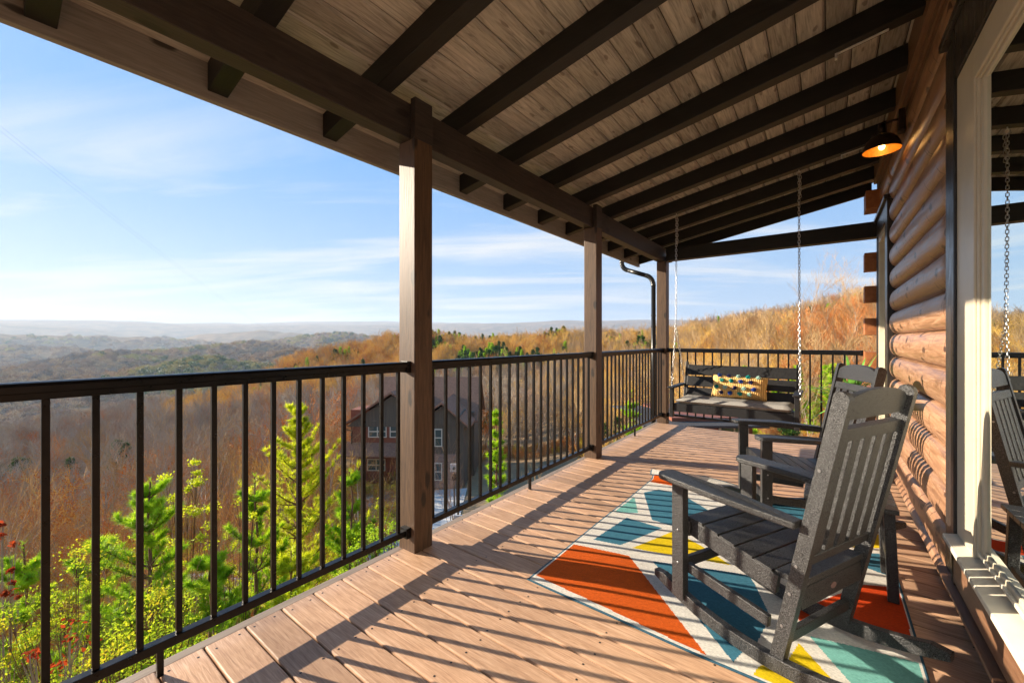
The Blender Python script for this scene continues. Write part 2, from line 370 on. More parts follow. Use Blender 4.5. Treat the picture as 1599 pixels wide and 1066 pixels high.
# black trim round near window
m = MB(); m.box(.438, .55, WY1, WY1+.052, .19, 2.585); m.box(.447, .55, WY1+.054, WY1+.205, .19, 2.585)
m.box(.441, .55, .1, WY1, 2.374, 2.60); m.box(.425, .55, .1, WY1+.215, 2.602, 2.64)
hp(m.build('window_trim', M_blacktrim, house, bevel=.004))
win = MB(); X0 = .448
win.box(X0, .55, WY1-.255, WY1-.001, .415, 2.371); win.box(X0, .55, WY0, WY1-.255, 2.241, 2.370)
win.box(X0+.007, .55, WY1-.275, WY1-.2555, .43, 2.2405); win.box(X0+.008, .55, WY0, WY1-.275, 2.228, 2.2405)
win.box(X0+.014, .55, WY1-.312, WY1-.2755, .44, 2.2275); win.box(X0+.015, .55, WY0, WY1-.312, 2.212, 2.2275)
win.box(X0+.016, .56, WY0, WY1-.312, .44, .470)
wo = hp(win.build('window', M_cream, house, bevel=.004))
m = MB(); m.prism([(.405, .385), (.405, .405), (.55, .437), (.55, .385)], WY0, WY1+.004); sl_ = m.build('sill', M_sill, wo, bevel=.003)
m = MB(); m.box(.455, .55, WY0, WY1-.277, .4375, .452); m.build('sash_rail', M_sill, wo, bevel=.002)
M_glass = bpy.data.materials.new('window_glass'); M_glass.use_nodes = True; t = M_glass.node_tree
t.nodes.clear(); o_ = t.nodes.new('ShaderNodeOutputMaterial'); ms = t.nodes.new('ShaderNodeMixShader'); gl = t.nodes.new('ShaderNodeBsdfGlossy'); gl.inputs['Roughness'].default_value = .0
gl.inputs['Color'].default_value = (.86, .92, .90, 1)
tr = t.nodes.new('ShaderNodeBsdfTransparent'); tr.inputs[0].default_value = (.75,.82,.8,1); fr = t.nodes.new('ShaderNodeFresnel'); fr.inputs[0].default_value = 2.6
wn = t.nodes.new('ShaderNodeTexNoise'); wn.inputs['Scale'].default_value = 2.2; wn.inputs['Detail'].default_value = 1
bp = t.nodes.new('ShaderNodeBump'); bp.inputs['Strength'].default_value = .02; bp.inputs['Distance'].default_value = .05; t.links.new(wn.outputs[0], bp.inputs['Height'])
t.links.new(bp.outputs[0], gl.inputs['Normal'])
t.links.new(fr.outputs[0], ms.inputs[0]); t.links.new(tr.outputs[0], ms.inputs[1]); t.links.new(gl.outputs[0], ms.inputs[2]); t.links.new(ms.outputs[0], o_.inputs[0])
m = MB(); m.add([(.4705, WY0, .45), (.4705, WY1-.30, .45), (.4705, WY1-.30, 2.22), (.4705, WY0, 2.22)], [(0,1,2,3)]); m.build('pane', M_glass, wo)
# board under the sill and the ledges beneath
m = MB(); m.box(.438, .549, WY0-.4, WY1+.03, .205, .384); hp(m.build('sill_apron', M_brown, house, bevel=.004))
m = MB(); m.prism([(.415, .172), (.415, .186), (.549, .203), (.549, .172)], WY0-.4, WY1+.20); hp(m.build('drip_ledge', M_brown, house, bevel=.002))
# far door / window
m = MB(); m.box(.452, .549, 5.14, 5.325, 0, 2.56); m.box(.455, .549, 5.325, 6.17, 2.39, 2.56); m.box(.43, .549, 5.135, 6.18, 2.562, 2.60); m.box(.452, .549, 6.06, 6.17, 0, 2.388)
hp(m.build('door_trim', M_blacktrim, house, bevel=.004))
m = MB(); m.box(.462, .549, 5.328, 5.40, .06, 2.388); m.box(.462, .549, 5.99, 6.057, .06, 2.388); m.box(.463, .549, 5.401, 5.99, 2.31, 2.387); m.box(.463, .549, 5.401, 5.99, .02, .09)
dr = hp(m.build('glass_door', M_cream, house, bevel=.003))
m = MB(); m.add([(.52, 5.40, .09), (.52, 5.99, .09), (.52, 5.99, 2.31), (.52, 5.40, 2.31)], [(0,1,2,3)]); m.build('pane', M_glass, dr)
# window right jamb beyond frame
# ================================================================== railings
def railing(name, p0, p1, label, n, foot=True, feet_side=0):
    p0, p1 = Vector(p0), Vector(p1); L_ = (p1-p0).length; ang = math.atan2(p1.y-p0.y, p1.x-p0.x)
    r = empty(name, p0, ang, label, 'railing', 'black metal porch railings')
    m = MB()
    prof = [(-.027, 1.086), (-.027, 1.106), (-.020, 1.116), (-.008, 1.1195), (.008, 1.1195), (.020, 1.116), (.027, 1.106), (.027, 1.086)]
    mt = Matrix.Rotation(R(-90), 4, 'Z')
    q = len(prof); vs = [Vector((x_, a, b)) for x_ in (0, L_) for a, b in prof]
    m.add(vs, [tuple(reversed(range(q))), tuple(range(q, 2*q))] + [(i, (i+1) % q, (i+1) % q+q, i+q) for i in range(q)])
    m.build('top_rail', M_black, r)
    m = MB(); m.box(.003, L_-.003, -.020, .020, 1.062, 1.0855); m.build('rail_channel', M_black, r, bevel=.002)
    m = MB(); m.box(.003, L_-.003, -.018, .018, .100, .134); m.build('bottom_rail', M_black, r, bevel=.002)
    for i in range(n):
        xx = L_*(i+1)/(n+1) if n != 13 else L_ - (i+1)*.1125
        xx = (L_ - (n-1)*.1125)/2 + i*.1125
        m = MB(); m.box(xx-.0095, xx+.0095, -.0095, .0095, .1342, 1.0618); m.build('baluster', M_black, r, bevel=.0015, seg=1)
    for xx in (.0, L_):
        s_ = 1 if xx == 0 else -1
        for zc in (.117, 1.09):
            m = MB(); m.box(min(xx, xx+s_*.03)+.0005*s_, max(xx, xx+s_*.03), -.030, .030, zc-.030, zc+.030) if zc < 1 else m.box(min(xx, xx+s_*.028), max(xx, xx+s_*.028), -.030, .030, zc-.034, zc+.0325)
            m.tube([(xx+s_*.018, -.030, zc), (xx+s_*.018, -.034, zc)], .006, 8)
            m.build('bracket', M_black, r, bevel=.003)
    if foot:
        m = MB(); m.box(L_/2-.01, L_/2+.01, -.01, .01, .001, .0998); m.build('support_foot', M_black, r, bevel=.0015, seg=1)
RX = -1.965
railing('railing', (RX, PY[0]+.1365, 0), (RX, PY[1]-.0005, 0), 'nearest black metal railing section at the left edge, running up to the nearest post', 20)
railing('railing', (RX, PY[1]+.1365, 0), (RX, PY[2]-.0005, 0), 'black metal railing section between the nearest post and the middle post', 20)
railing('railing', (RX, PY[2]+.1365, 0), (RX, PY[3]-.0005, 0), 'black metal railing section between the middle post and the corner post', 20)
railing('railing', (-1.9025, 6.372, 0), (.351, 6.372, 0), 'far black metal railing section crossing behind the porch swing', 20, foot=False)
# ================================================================== downspout
M_dsp = mat('downspout_metal', (.022, .022, .022), .3, .3)
d = empty('downspout', (-2.13, 6.36, 0), label='black metal downspout bending from the eave down the outside of the corner post', cat='downspout')
def dsp(pts, nm, corr=False):
    m = MB(); k = len(pts)
    m.tube([Vector(p)-Vector((-2.13, 6.36, 0)) for p in pts], [.034+(.004 if corr and i % 2 else 0) for i in range(k)], 10); m.build(nm, M_dsp, d, smooth=not corr)
def arc(p0, p1, p2, n=14):
    p0, p1, p2 = map(Vector, (p0, p1, p2)); return [p0*(1-t)**2 + p1*2*t*(1-t) + p2*t*t for t in [i/n for i in range(n+1)]]
dsp(arc((-2.62, 6.36, 2.56), (-2.65, 6.36, 2.40), (-2.52, 6.36, 2.36)), 'elbow', True)
dsp([(-2.52, 6.36, 2.36), (-2.23, 6.36, 2.25)], 'offset_pipe')
dsp(arc((-2.23, 6.36, 2.25), (-2.12, 6.36, 2.21), (-2.115, 6.36, 2.07)), 'elbow', True)
dsp([(-2.115, 6.36, 2.07), (-2.115, 6.36, -.6)], 'pipe')
for z in (1.62, 1.45):
    m = MB(); m.lathe([(.036, -.008), (.039, -.008), (.039, .008), (.036, .008)], (.015, 0, z), 12); m.build('strap', M_dsp, d)
# ================================================================== wall sconce (lit)
M_bronze = tex(mat('bronze_shade', (.03, .02, .015), .35, .6), [(.018,.012,.009), (.05,.028,.018)], nscale=12)
SX, SY = .335, 4.15
s = empty('wall_lamp', (.46, SY, 2.86), label='lit black wall lamp with an amber dome shade high on the log wall', cat='lamp')
def sp(o): o.location = (-.46, -SY, -2.86); return o
m = MB(); m.box(.425, .462, SY-.045, SY+.045, 2.78, 2.94); sp(m.build('back_plate', M_bronze, s, bevel=.006))
m = MB(); m.tube(arc((.43, SY, 2.88), (.36, SY, 2.885), (SX+.01, SY, 2.86), 6), .009, 8); m.tube([(SX, SY, 2.87), (SX, SY, 2.80)], .022, 12); m.tube([(SX+.01, SY-.0, 2.835), (SX-.055, SY, 2.80)], .005, 6)
sp(m.build('arm', M_bronze, s, smooth=True))
prof = [(.020, 2.795), (.040, 2.79), (.066, 2.777), (.091, 2.75), (.107, 2.712), (.114, 2.675)]
m = MB(); m.lathe(prof, (SX, SY, 0), 32); sp(m.build('shade', M_bronze, s, smooth=True))
M_inner = tex(mat('gold_shade_lining', rough=.4, metal=.2), [(.50,.20,.02), (.75,.33,.04)], nscale=40, bump=.5, bdist=.003)
m = MB(); m.lathe([(r-.003, z-.002) for r, z in prof[1:]], (SX, SY, 0), 32); m.lathe([(.111, 2.6735), (.1145, 2.6735)], (SX, SY, 0), 32); sp(m.build('shade_lining', M_inner, s, smooth=True))
M_bulb = bpy.data.materials.new('lit_bulb'); M_bulb.use_nodes = True; bb_ = M_bulb.node_tree.nodes['Principled BSDF']
bb_.inputs['Emission Color'].default_value = (1, .62, .2, 1); bb_.inputs['Emission Strength'].default_value = 5
m = MB(); m.lathe([(.001, 2.678), (.014, 2.684), (.020, 2.70), (.016, 2.73), (.010, 2.76)], (SX, SY, 0), 14); sp(m.build('bulb', M_bulb, s, smooth=True))
pl = bpy.data.lights.new('lamp_light', 'POINT'); pl.energy = .13; pl.color = (1, .55, .18); pl.shadow_soft_size = .02
plo = bpy.data.objects.new('lamp_light', pl); COL.objects.link(plo); plo.location = (SX-.46, 0, 2.664-2.86); plo.parent = s
# ================================================================== metal strips on the rafters
M_zinc = tex(mat('white_zinc', rough=.35, metal=.4), [(.5,.5,.48), (.7,.7,.68)], nscale=30)
for k, (xa, xb, yf, lab) in enumerate([(.05, .29, 3.245, 'white perforated metal strip screwed under the rafter nearest the top right'), (.12, .33, 5.072, 'thin grey metal strip under the rafter just beyond the wall lamp')]):
    pa, pb = Vector((xa, yf-.03, rz_of(xa)-.004)), Vector((xb, yf-.03, rz_of(xb)-.004))
    s_ = empty('metal_strip', pa, 0, lab, 'bracket')
    m = MB(); m.beam((0,0,0), pb-pa, .022, .004); 
    for q in range(9):
        c = (pb-pa)*((q+.5)/9); m.tube([c+Vector((0,0,-.003)), c+Vector((0,0,-.0045))], .004, 8)
    m.build('strap', M_zinc, s_)
    m = MB(); m.box(-.006, .006, -.012, .012, -.03, .003); m.build('clip', M_zinc, s_)
# ================================================================== rug
def srgb(r, g, b):
    f = lambda c: ((c/255+.055)/1.055)**2.4 if c > 10 else c/255/12.92
    return (f(r), f(g), f(b))
def rugmat(name, c):
    m = mat(name, c, .95, spec=.1)
    tex(m, [tuple(x*.62 for x in c), tuple(min(1, x*1.2) for x in c)], scale=(50, 240, 50), nscale=2.0, detail=5, bump=1.0, bdist=.005)
    return m
RM = [rugmat('rug_ivory', (.74, .71, .64)), rugmat('rug_orange', (.62, .105, .012)), rugmat('rug_blue', (.055, .19, .27)), rugmat('rug_yellow', (.76, .55, .012)),
      rugmat('rug_aqua', (.19, .48, .43)), rugmat('rug_binding', (.05, .13, .19)), rugmat('rug_red_orange', (.60, .06, .01)), rugmat('rug_grey', (.34, .32, .29))]
RPOLY = [(1, [(-1.215,2.21),(-.90,2.285),(-.375,1.765),(-1.215,1.80)]), (2, [(-1.148,2.333),(-1.107,2.767),(-.86,2.756),(-.989,2.373)]),
 (4, [(-1.215,2.80),(-1.205,3.17),(-1.072,2.893)]), (2, [(-1.178,3.304),(-1.10,3.445),(-.91,3.441),(-.62,3.20),(-.50,3.03),(-.773,2.822),(-.955,2.841)]),
 (3, [(-.92,2.385),(-.787,2.756),(-.60,2.66),(-.415,2.53)]), (2, [(-.775,2.315),(-.321,2.483),(-.287,2.409),(-.197,2.169),(-.224,1.959),(-.265,1.853),(-.284,1.785)]),
 (6, [(.153,2.74),(.29,2.82),(.285,2.32),(.103,2.355),(-.092,2.22),(-.14,2.32),(-.029,2.43)]), (3, [(-.088,2.056),(.029,1.895),(.10,1.76),(-.216,1.762),(-.2,1.826),(-.116,1.923)]),
 (4, [(-.055,2.132),(.095,2.17),(.285,2.205),(.285,1.76),(.17,1.76),(.074,1.93)]), (2, [(-.335,3.66),(.04,3.78),(.06,3.33),(-.27,3.48)]), (2, [(.08,3.1),(.285,3.22),(.285,2.92),(.13,2.97)]),
 (3, [(.02,3.25),(.285,3.52),(.285,3.30),(.1,3.18)]), (1, [(-1.22,3.58),(-.62,3.66),(-1.22,3.78)]), (4, [(-.60,3.30),(-.36,3.40),(-.42,3.70),(-.52,3.66)]), (6, [(-.5,3.80),(-.1,3.84),(.28,3.86),(.28,3.62)])]
rx0, rx1, ry0, ry1 = -1.235, .302, 1.742, 3.87
nx, ny = 340, 400
gx = np.linspace(rx0, rx1, nx+1); gy = np.linspace(ry0, ry1, ny+1)
GX, GY = np.meshgrid(gx, gy)
# far left corner and far edge curl up and over
def curl(X, Y):
    # distance past the curl line, which runs along the far edge
    lineY = 3.64 + (X-rx0)*.12
    s_ = np.clip(Y - lineY, 0, None)*.85 * np.clip(1.15-(X-rx0)/.9, 0, 1)
    rad = .042; a = s_/rad; a = np.minimum(a, 4.6)
    Yn = np.where(s_ > 0, Y - s_/.85*(s_ > 0)*np.clip(s_/.02, 0, 1)*.85 + rad*np.sin(a), Y)
    Zn = .004 + np.where(s_ > 0, rad*(1-np.cos(a)), 0)
    return Yn, Zn
# the binding pulls the near edge into a slight wave
YY, ZZ = curl(GX, GY)
YY = YY - .012*np.sin((GX-rx0)/1.54*math.pi)*np.clip((2.2-GY)/.5, 0, 1)
ZZ = ZZ + .0015*np.sin(GX*9+GY*5) + .0015
verts = np.stack([GX, YY, ZZ], -1).reshape(-1, 3)
nvt = len(verts)
idx = np.arange(nvt).reshape(ny+1, nx+1)
F = np.stack([idx[:-1,:-1], idx[:-1,1:], idx[1:,1:], idx[1:,:-1]], -1).reshape(-1, 4)
CX = (GX[:-1,:-1]+GX[1:,1:])/2; CY = (GY[:-1,:-1]+GY[1:,1:])/2
MI = np.zeros(CX.shape, int)
def inpoly(px, py, poly):
    ins = np.zeros(px.shape, bool); j = len(poly)-1
    for i in range(len(poly)):
        xi, yi = poly[i]; xj, yj = poly[j]
        c = ((yi > py) != (yj > py)) & (px < (xj-xi)*(py-yi)/(yj-yi+1e-12)+xi); ins ^= c; j = i
    return ins
for mi, poly in RPOLY: MI[inpoly(CX, CY, poly)] = mi
bd = .010; MI[(CX < rx0+bd) | (CX > rx1-bd) | (CY < ry0+bd) | (CY > ry1-bd)] = 5
me = bpy.data.meshes.new('patterned_rug'); me.from_pydata(verts.tolist(), [], F.tolist())
for m_ in RM: me.materials.append(m_)
me.polygons.foreach_set('material_index', MI.reshape(-1)); me.polygons.foreach_set('use_smooth', [True]*len(F)); me.update()
rug = bpy.data.objects.new('patterned_rug', me); COL.objects.link(rug)
sm = rug.modifiers.new('thickness', 'SOLIDIFY'); sm.thickness = .004; sm.offset = -1
tag(rug, 'geometric outdoor rug in ivory, orange, blue, yellow and aqua with a curled far corner', 'rug')
# ================================================================== rocking chairs
M_poly = mat('grey_poly_lumber', rough=.42)
tex(M_poly, [(.009,.009,.0095), (.020,.020,.0205), (.17,.17,.17)], pos=[.3,.55,.74], nscale=360, detail=2, bump=1.0, bdist=.0022, rrange=(.24,.40))
M_bolt = mat('steel_bolt', (.30, .30, .31), .35, .9)
def rocking_chair(label):
    c = empty('rocking_chair', (0, 0, 0), 0, label, 'rocking chair', 'matching charcoal rocking chairs')
    BV = .0035
    def up(z, o=0): # centre line of the rear upright at height z
        return .010 - .205*(z-.065)/1.0 + o
    for sd in (-1, 1):
        # rear upright with rounded top
        m = MB(); W_, D_ = .033, .047; path = []
        n = 12; outl = []
        z0, z1 = .055, 1.075
        outl = [(up(z0)-D_/2, z0), (up(z0)+D_/2, z0)]
        for i in range(7):
            t = i/6*math.pi/2; outl.append((up(z1)+D_/2-.02+.02*math.cos(t)*1, z1-.02+.02*math.sin(t)))
        for i in range(7):
            t = math.pi/2 + i/6*math.pi/2; outl.append((up(z1)-D_/2+.03+.03*math.cos(t), z1-.03+.03*math.sin(t)))
        q = len(outl); vs = [Vector((xx, a, b)) for xx in (sd*.232-W_/2, sd*.232+W_/2) for a, b in outl]
        m.add(vs, [tuple(reversed(range(q))), tuple(range(q, 2*q))] + [(i, (i+1) % q, (i+1) % q+q, i+q) for i in range(q)])
        m.cur = 1
        for zb in (.20, .33, .44, .80):
            xo = sd*(.232+W_/2)
            m.tube([(xo-sd*.004, up(zb)+.006, zb), (xo+sd*.0025, up(zb)+.006, zb)], .0055, 8)
        m.build('rear_upright', [M_poly, M_bolt], c, bevel=BV)
        # front leg
        m = MB(); m.box(sd*.252-.018, sd*.252+.018, .408, .470, .060, .598)
        m.cur = 1
        for zb in (.22, .37): m.tube([(sd*.270-sd*.004, .436, zb), (sd*.270+sd*.0025, .436, zb)], .0055, 8)
        m.build('front_leg', [M_poly, M_bolt], c, bevel=BV)
        # arm
        m = MB(); n = 9; outl = []
        for i in range(n+1):
            t = -math.pi/2 + math.pi*i/n; outl.append((.055*math.sin(-t), .470+.045*math.cos(t)))
        outl = [(.055, .2)] + outl + [(-.055, .2), (-.030, -.072), (.030, -.072)]
        q = len(outl); vs = []
        for dz in (0, .026):
            for a, b in outl: vs.append(Vector((sd*.282 + a - sd*(.030 if b < 0 else 0), b, .599 + dz - (.02 if b < 0 else 0))))
        m.add(vs, [tuple(range(q)), tuple(reversed(range(q, 2*q)))] + [(i, i+q, (i+1) % q+q, (i+1) % q) for i in range(q)])
        fix_normals(m.build('armrest', M_poly, c, bevel=.006, seg=3))
        # rocker
        m = MB(); pts = []
        for i in range(17):
            yy = -.315 + .905*i/16; zb = .006 + (yy-.17)**2/(2*1.15); pts.append((yy, zb))
        W_ = .034; xo = sd*.240; vs = []
        for k, (yy, zb) in enumerate(pts):
            hgt = .054 if 0 < k < 16 else .030
            for a, b in ((-W_/2, 0), (W_/2, 0), (W_/2, hgt), (-W_/2, hgt)): vs.append((xo+a, yy, zb+b))
        fs = [(3,2,1,0), (64,65,66,67)]
        for k in range(16):
            for j in range(4): fs.append((k*4+j, k*4+(j+1) % 4, (k+1)*4+(j+1) % 4, (k+1)*4+j))
        m.add(vs, fs); fix_normals(m.build('rocker', M_poly, c, bevel=.003))
        # side apron under the seat and side stretcher
        m = MB(); m.beam((sd*.2125, .40, .385), (sd*.2125, .02, .325), .022, .075); m.build('seat_rail', M_poly, c, bevel=BV)
        m = MB(); m.beam((sd*.232, .405, .205), (sd*.226, .045, .175), .022, .045); m.build('stretcher', M_poly, c, bevel=BV)
    # seat slats
    n = 6; ys = [.425, .338, .262, .186, .110, .034, -.075]
    zs = lambda yy: .436 - .012*max(0, (yy-.36)/.06) - .085*(1-((yy+.08)/.50)) + .030*max(0, (.08-yy)/.15)**2 if yy < .40 else .430
    for i in range(n):
        a, b = ys[i], ys[i+1]+.007
        m = MB(); m.beam((-.222 if i < n-1 else -.212, (a+b)/2, (zs(a)+zs(b))/2-.011), (.222 if i < n-1 else .212, (a+b)/2, (zs(a)+zs(b))/2-.011), a-b, .022, up=Vector((0, -(zs(a)-zs(b)), a-b)))
        m.cur = 1
        for sx in (-.205, .205):
            m.tube([(sx, (a+b)/2, (zs(a)+zs(b))/2-.002), (sx, (a+b)/2, (zs(a)+zs(b))/2+.001)], .004, 6)
        m.build('seat_slat', [M_poly, M_screw], c, bevel=BV)
    m = MB(); m.box(-.2135, .2135, up(.3)-.022, up(.3)+.002, .272, .348); ra = m.build('rear_apron', M_poly, c, bevel=BV)
    M_badge = bpy.data.materials.get('badge') or mat('badge', (.35, .22, .20), .3, .6)
    m = MB(); yb = up(.3)-.0235; m.add([(.0+.019*math.cos(k*math.pi/8), yb, .308+.011*math.sin(k*math.pi/8)) for k in range(16)] + [(.0+.019*math.cos(k*math.pi/8), yb+.0025, .308+.011*math.sin(k*math.pi/8)) for k in range(16)], [tuple(range(16))] + [(k, k+16, (k+1) % 16+16, (k+1) % 16) for k in range(16)])
    m.build('oval_badge', M_badge, ra)
    m = MB(); m.box(-.2135, .2135, up(.15)-.012, up(.15)+.012, .125, .165); m.build('stretcher', M_poly, c, bevel=BV)
    m = MB(); m.box(-.2335, .2335, .425, .449, .19, .235); m.build('stretcher', M_poly, c, bevel=BV)
    m = MB(); m.box(-.2335, .2335, .404, .424, .345, .415); m.build('front_apron', M_poly, c, bevel=BV)
    # back: rails, slats, crest
    tilt = Matrix.Rotation(math.atan(.205), 4, 'X')
    def rail(z0, z1, nm, th=.024):
        zc = (z0+z1)/2; m = MB(); mt = Matrix.Translation((0, up(zc), zc)) @ tilt
        m.box(-.2135, .2135, -th/2, th/2, -(z1-z0)/2, (z1-z0)/2, mt); m.build(nm, M_poly, c, bevel=BV)
    rail(.438, .476, 'lower_back_rail'); rail(.898, .945, 'upper_back_rail', .03)
    for i in range(5):
        xc = (i-2)*.083; zc = .687; mt = Matrix.Translation((xc, up(zc)+.001, zc)) @ tilt; m = MB()
        m.box(-.0265, .0265, -.011, .011, -.2155, .2155, mt); m.build('back_slat', M_poly, c, bevel=.0025)
    m = MB(); n = 12; outl = [(-.2135, .972), (.2135, .972)] + [(.2135*math.cos(math.pi*i/n)*1.0, 1.028 + .048*math.sin(math.pi*i/n)) for i in range(n+1)]
    q = len(outl); vs = []
    for dy in (-.013, .013):
        for a, b in outl: vs.append((a, up(b)+dy, b))
    m.add(vs, [tuple(range(q)), tuple(reversed(range(q, 2*q)))] + [(i, i+q, (i+1) % q+q, (i+1) % q) for i in range(q)])
    fix_normals(m.build('crest_rail', M_poly, c, bevel=BV))
    return c
ch1 = rocking_chair('near charcoal rocking chair seen from behind, standing on the rug closest to the camera')
ch1.location = (-.031, 2.017, .006); ch1.rotation_euler = (0, 0, 2.695-math.pi/2)
ch2 = copy_tree(ch1); ch2['label'] = 'far charcoal rocking chair turned towards the railing, in front of the spiky potted plant'
ch2.location = (-.002, 3.532, .004); ch2.rotation_euler = (0, 0, 3.544-math.pi/2)
# ================================================================== side table
st = empty('side_table', (.09, 2.80, 0), 0, 'small square charcoal side table between the two rocking chairs by the log wall', 'side table')
for i in range(5):
    m = MB(); y0_ = -.22 + i*.088; m.box(-.18, .18, y0_, y0_+.081, .438, .46); m.build('top_slat', M_poly, st, bevel=.003)
for sx in (-1, 1):
    for sy in (-1, 1):
        m = MB(); m.beam((sx*.165, sy*.155, .007), (sx*.15, sy*.145, .437), .042, .036, up=(0, 1, 0)); m.build('leg', M_poly, st, bevel=.003)
    m = MB(); m.box(sx*.158-.011, sx*.158+.011, -.125, .125, .16, .20); m.build('stretcher', M_poly, st, bevel=.003)
    m = MB(); m.box(-.125, .125, sx*.15-.010, sx*.15+.010, .375, .436); m.build('apron', M_poly, st, bevel=.003)
# ================================================================== porch swing
M_sw = tex(mat('charcoal_swing', rough=.5), [(.007,.007,.0075), (.018,.018,.019)], nscale=60, bump=.3, bdist=.002, rrange=(.4,.6))
M_chain = tex(mat('zinc_chain', rough=.28, metal=1.0), [(.50,.50,.50), (.72,.72,.72)], nscale=40)
sw = empty('porch_swing', (-.82, 5.06, .40), 0, 'charcoal slatted porch swing hanging on silver chains at the far end of the porch', 'porch swing')
def swp(o): o.location = (.82, -5.06, -.40); return o
SL, SR, SFY, SBY = -1.385, -.245, 4.85, 5.24
m = MB(); m.box(SL, SR, SFY, SFY+.024, .432, .522); swp(m.build('front_apron', M_sw, sw, bevel=.003))
m = MB()
for i in range(5): m.box(SL, SR, SFY+.028+i*.078, SFY+.028+i*.078+.070, .497-.006*i, .519-.006*i)
swp(m.build('seat_slats', M_sw, sw, bevel=.003))
for i in range(3):
    za = .552 + i*.134; yy = lambda z: SBY + (z-.5)*.30
    m = MB(); m.beam((SL+.03, yy(za+.06), za+.06), (SR-.0, yy(za+.06), za+.06), .020, .124, up=(0, .30, 1)); swp(m.build('back_slat', M_sw, sw, bevel=.004))
for X_ in (SL+.012, SR+.004):
    m = MB(); m.beam((X_, yy(.43)+.022, .43), (X_, yy(.975)+.022, .975), .026, .034, up=(0, -1, .3)); swp(m.build('back_post', M_sw, sw, bevel=.003))
for sd, X_ in ((-1, SL-.022), (1, SR+.022)):
    m = MB(); m.box(X_-.020, X_+.020, SFY-.015, SFY+.045, .365, .692); swp(m.build('arm_post', M_sw, sw, bevel=.003))
    m = MB(); m.box(X_-.035, X_+.035, SFY-.045, SBY+.11, .692, .714); swp(m.build('armrest', M_sw, sw, bevel=.008, seg=3))
    m = MB(); m.box(X_-.014, X_+.014, SFY+.046, SBY+.06, .43, .50); swp(m.build('side_rail', M_sw, sw, bevel=.003))
def chain(p0, p1, nm='chain', L_=.040):
    p0, p1 = Vector(p0), Vector(p1); d = p1-p0; n = max(1, int(d.length/(L_*.74))); z = d.normalized(); m = MB()
    a = z.orthogonal().normalized(); b = z.cross(a)
    for i in range(n):
        c = p0 + d*((i+.5)/n); t = (R(20), R(110))[i % 2] + random.uniform(-.2, .2)
        xx = a*math.cos(t)+b*math.sin(t); yy_ = z.cross(xx)
        mt = Matrix(((xx.x, yy_.x, z.x), (xx.y, yy_.y, z.y), (xx.z, yy_.z, z.z)))
        m.torus(c, .0095, .0031, mt, stretch=.0085, n=12, m=5)
    return swp(m.build(nm, M_chain, sw, smooth=True))
RY = 5.035
for X_, zt_, fr, bk in ((-1.405, rz_of(-1.405), (-1.432, SFY+.03, .40), (-1.40, SBY+.15, .70)), (-.215, rz_of(-.215), (-.198, SFY+.03, .40), (-.212, SBY+.15, .70))):
    m = MB(); m.tube([(X_, RY, zt_+.01), (X_, RY, zt_-.02)], .005, 8); m.torus((X_, RY, zt_-.036), .018, .0035, Matrix.Identity(3), 0, 18, 6); swp(m.build('eye_bolt', M_chain, sw, smooth=True))
    split = (X_ + (-.006 if X_ < -1 else .004), RY+.005, 1.42)
    chain((X_, RY, zt_-.056), split); chain((X_+.012, RY+.006, zt_-.06), (X_+.010, RY+.006, zt_-.06-(.30 if X_ < -1 else .22)))
    chain(split, fr); chain(split, bk)
cush = MB(); nxx, nyy = 30, 10; vs = []
x0, x1, y0, y1 = SL+.022, SR-.006, SFY-.01, SBY+.005
def cushion(x0, x1, y0, y1, z0, th, name, m_, parent=None, N1=24, N2=12, r=.035):
    mm = MB(); vs = []
    ring = []
    for i in range(N1+1):
        for j in range(N2+1):
            a, b = i/N1, j/N2
            e = min(a*(x1-x0), (1-a)*(x1-x0), b*(y1-y0), (1-b)*(y1-y0)); k = min(1, e/r); h = math.sqrt(max(0, 1-(1-k)**2))
            w = noise.noise((a*6, b*3, 1.3))*.006
            vs.append((x0+a*(x1-x0), y0+b*(y1-y0), z0+th/2+h*th/2+w*h))
    top = len(vs)
    for i in range(N1+1):
        for j in range(N2+1):
            a, b = i/N1, j/N2
            e = min(a*(x1-x0), (1-a)*(x1-x0), b*(y1-y0), (1-b)*(y1-y0)); k = min(1, e/r); h = math.sqrt(max(0, 1-(1-k)**2))
            vs.append((x0+a*(x1-x0), y0+b*(y1-y0), z0+th/2-h*th/2))
    q = N2+1; fs = []
    for i in range(N1):
        for j in range(N2):
            fs.append((i*q+j, (i+1)*q+j, (i+1)*q+j+1, i*q+j+1)); fs.append(tuple(top+k for k in (i*q+j, i*q+j+1, (i+1)*q+j+1, (i+1)*q+j)))
    mm.add(vs, fs); return mm.build(name, m_, parent, smooth=True)
M_cush = tex(mat('grey_cushion_fabric', rough=.9, spec=.2), [(.26,.25,.23), (.36,.345,.32)], nscale=120, bump=.4, bdist=.002)
cu = cushion(x0, x1, y0, y1, .523, .068, 'seat_cushion', M_cush)
tag(cu, 'thin light grey seat cushion lying along the porch swing', 'cushion')
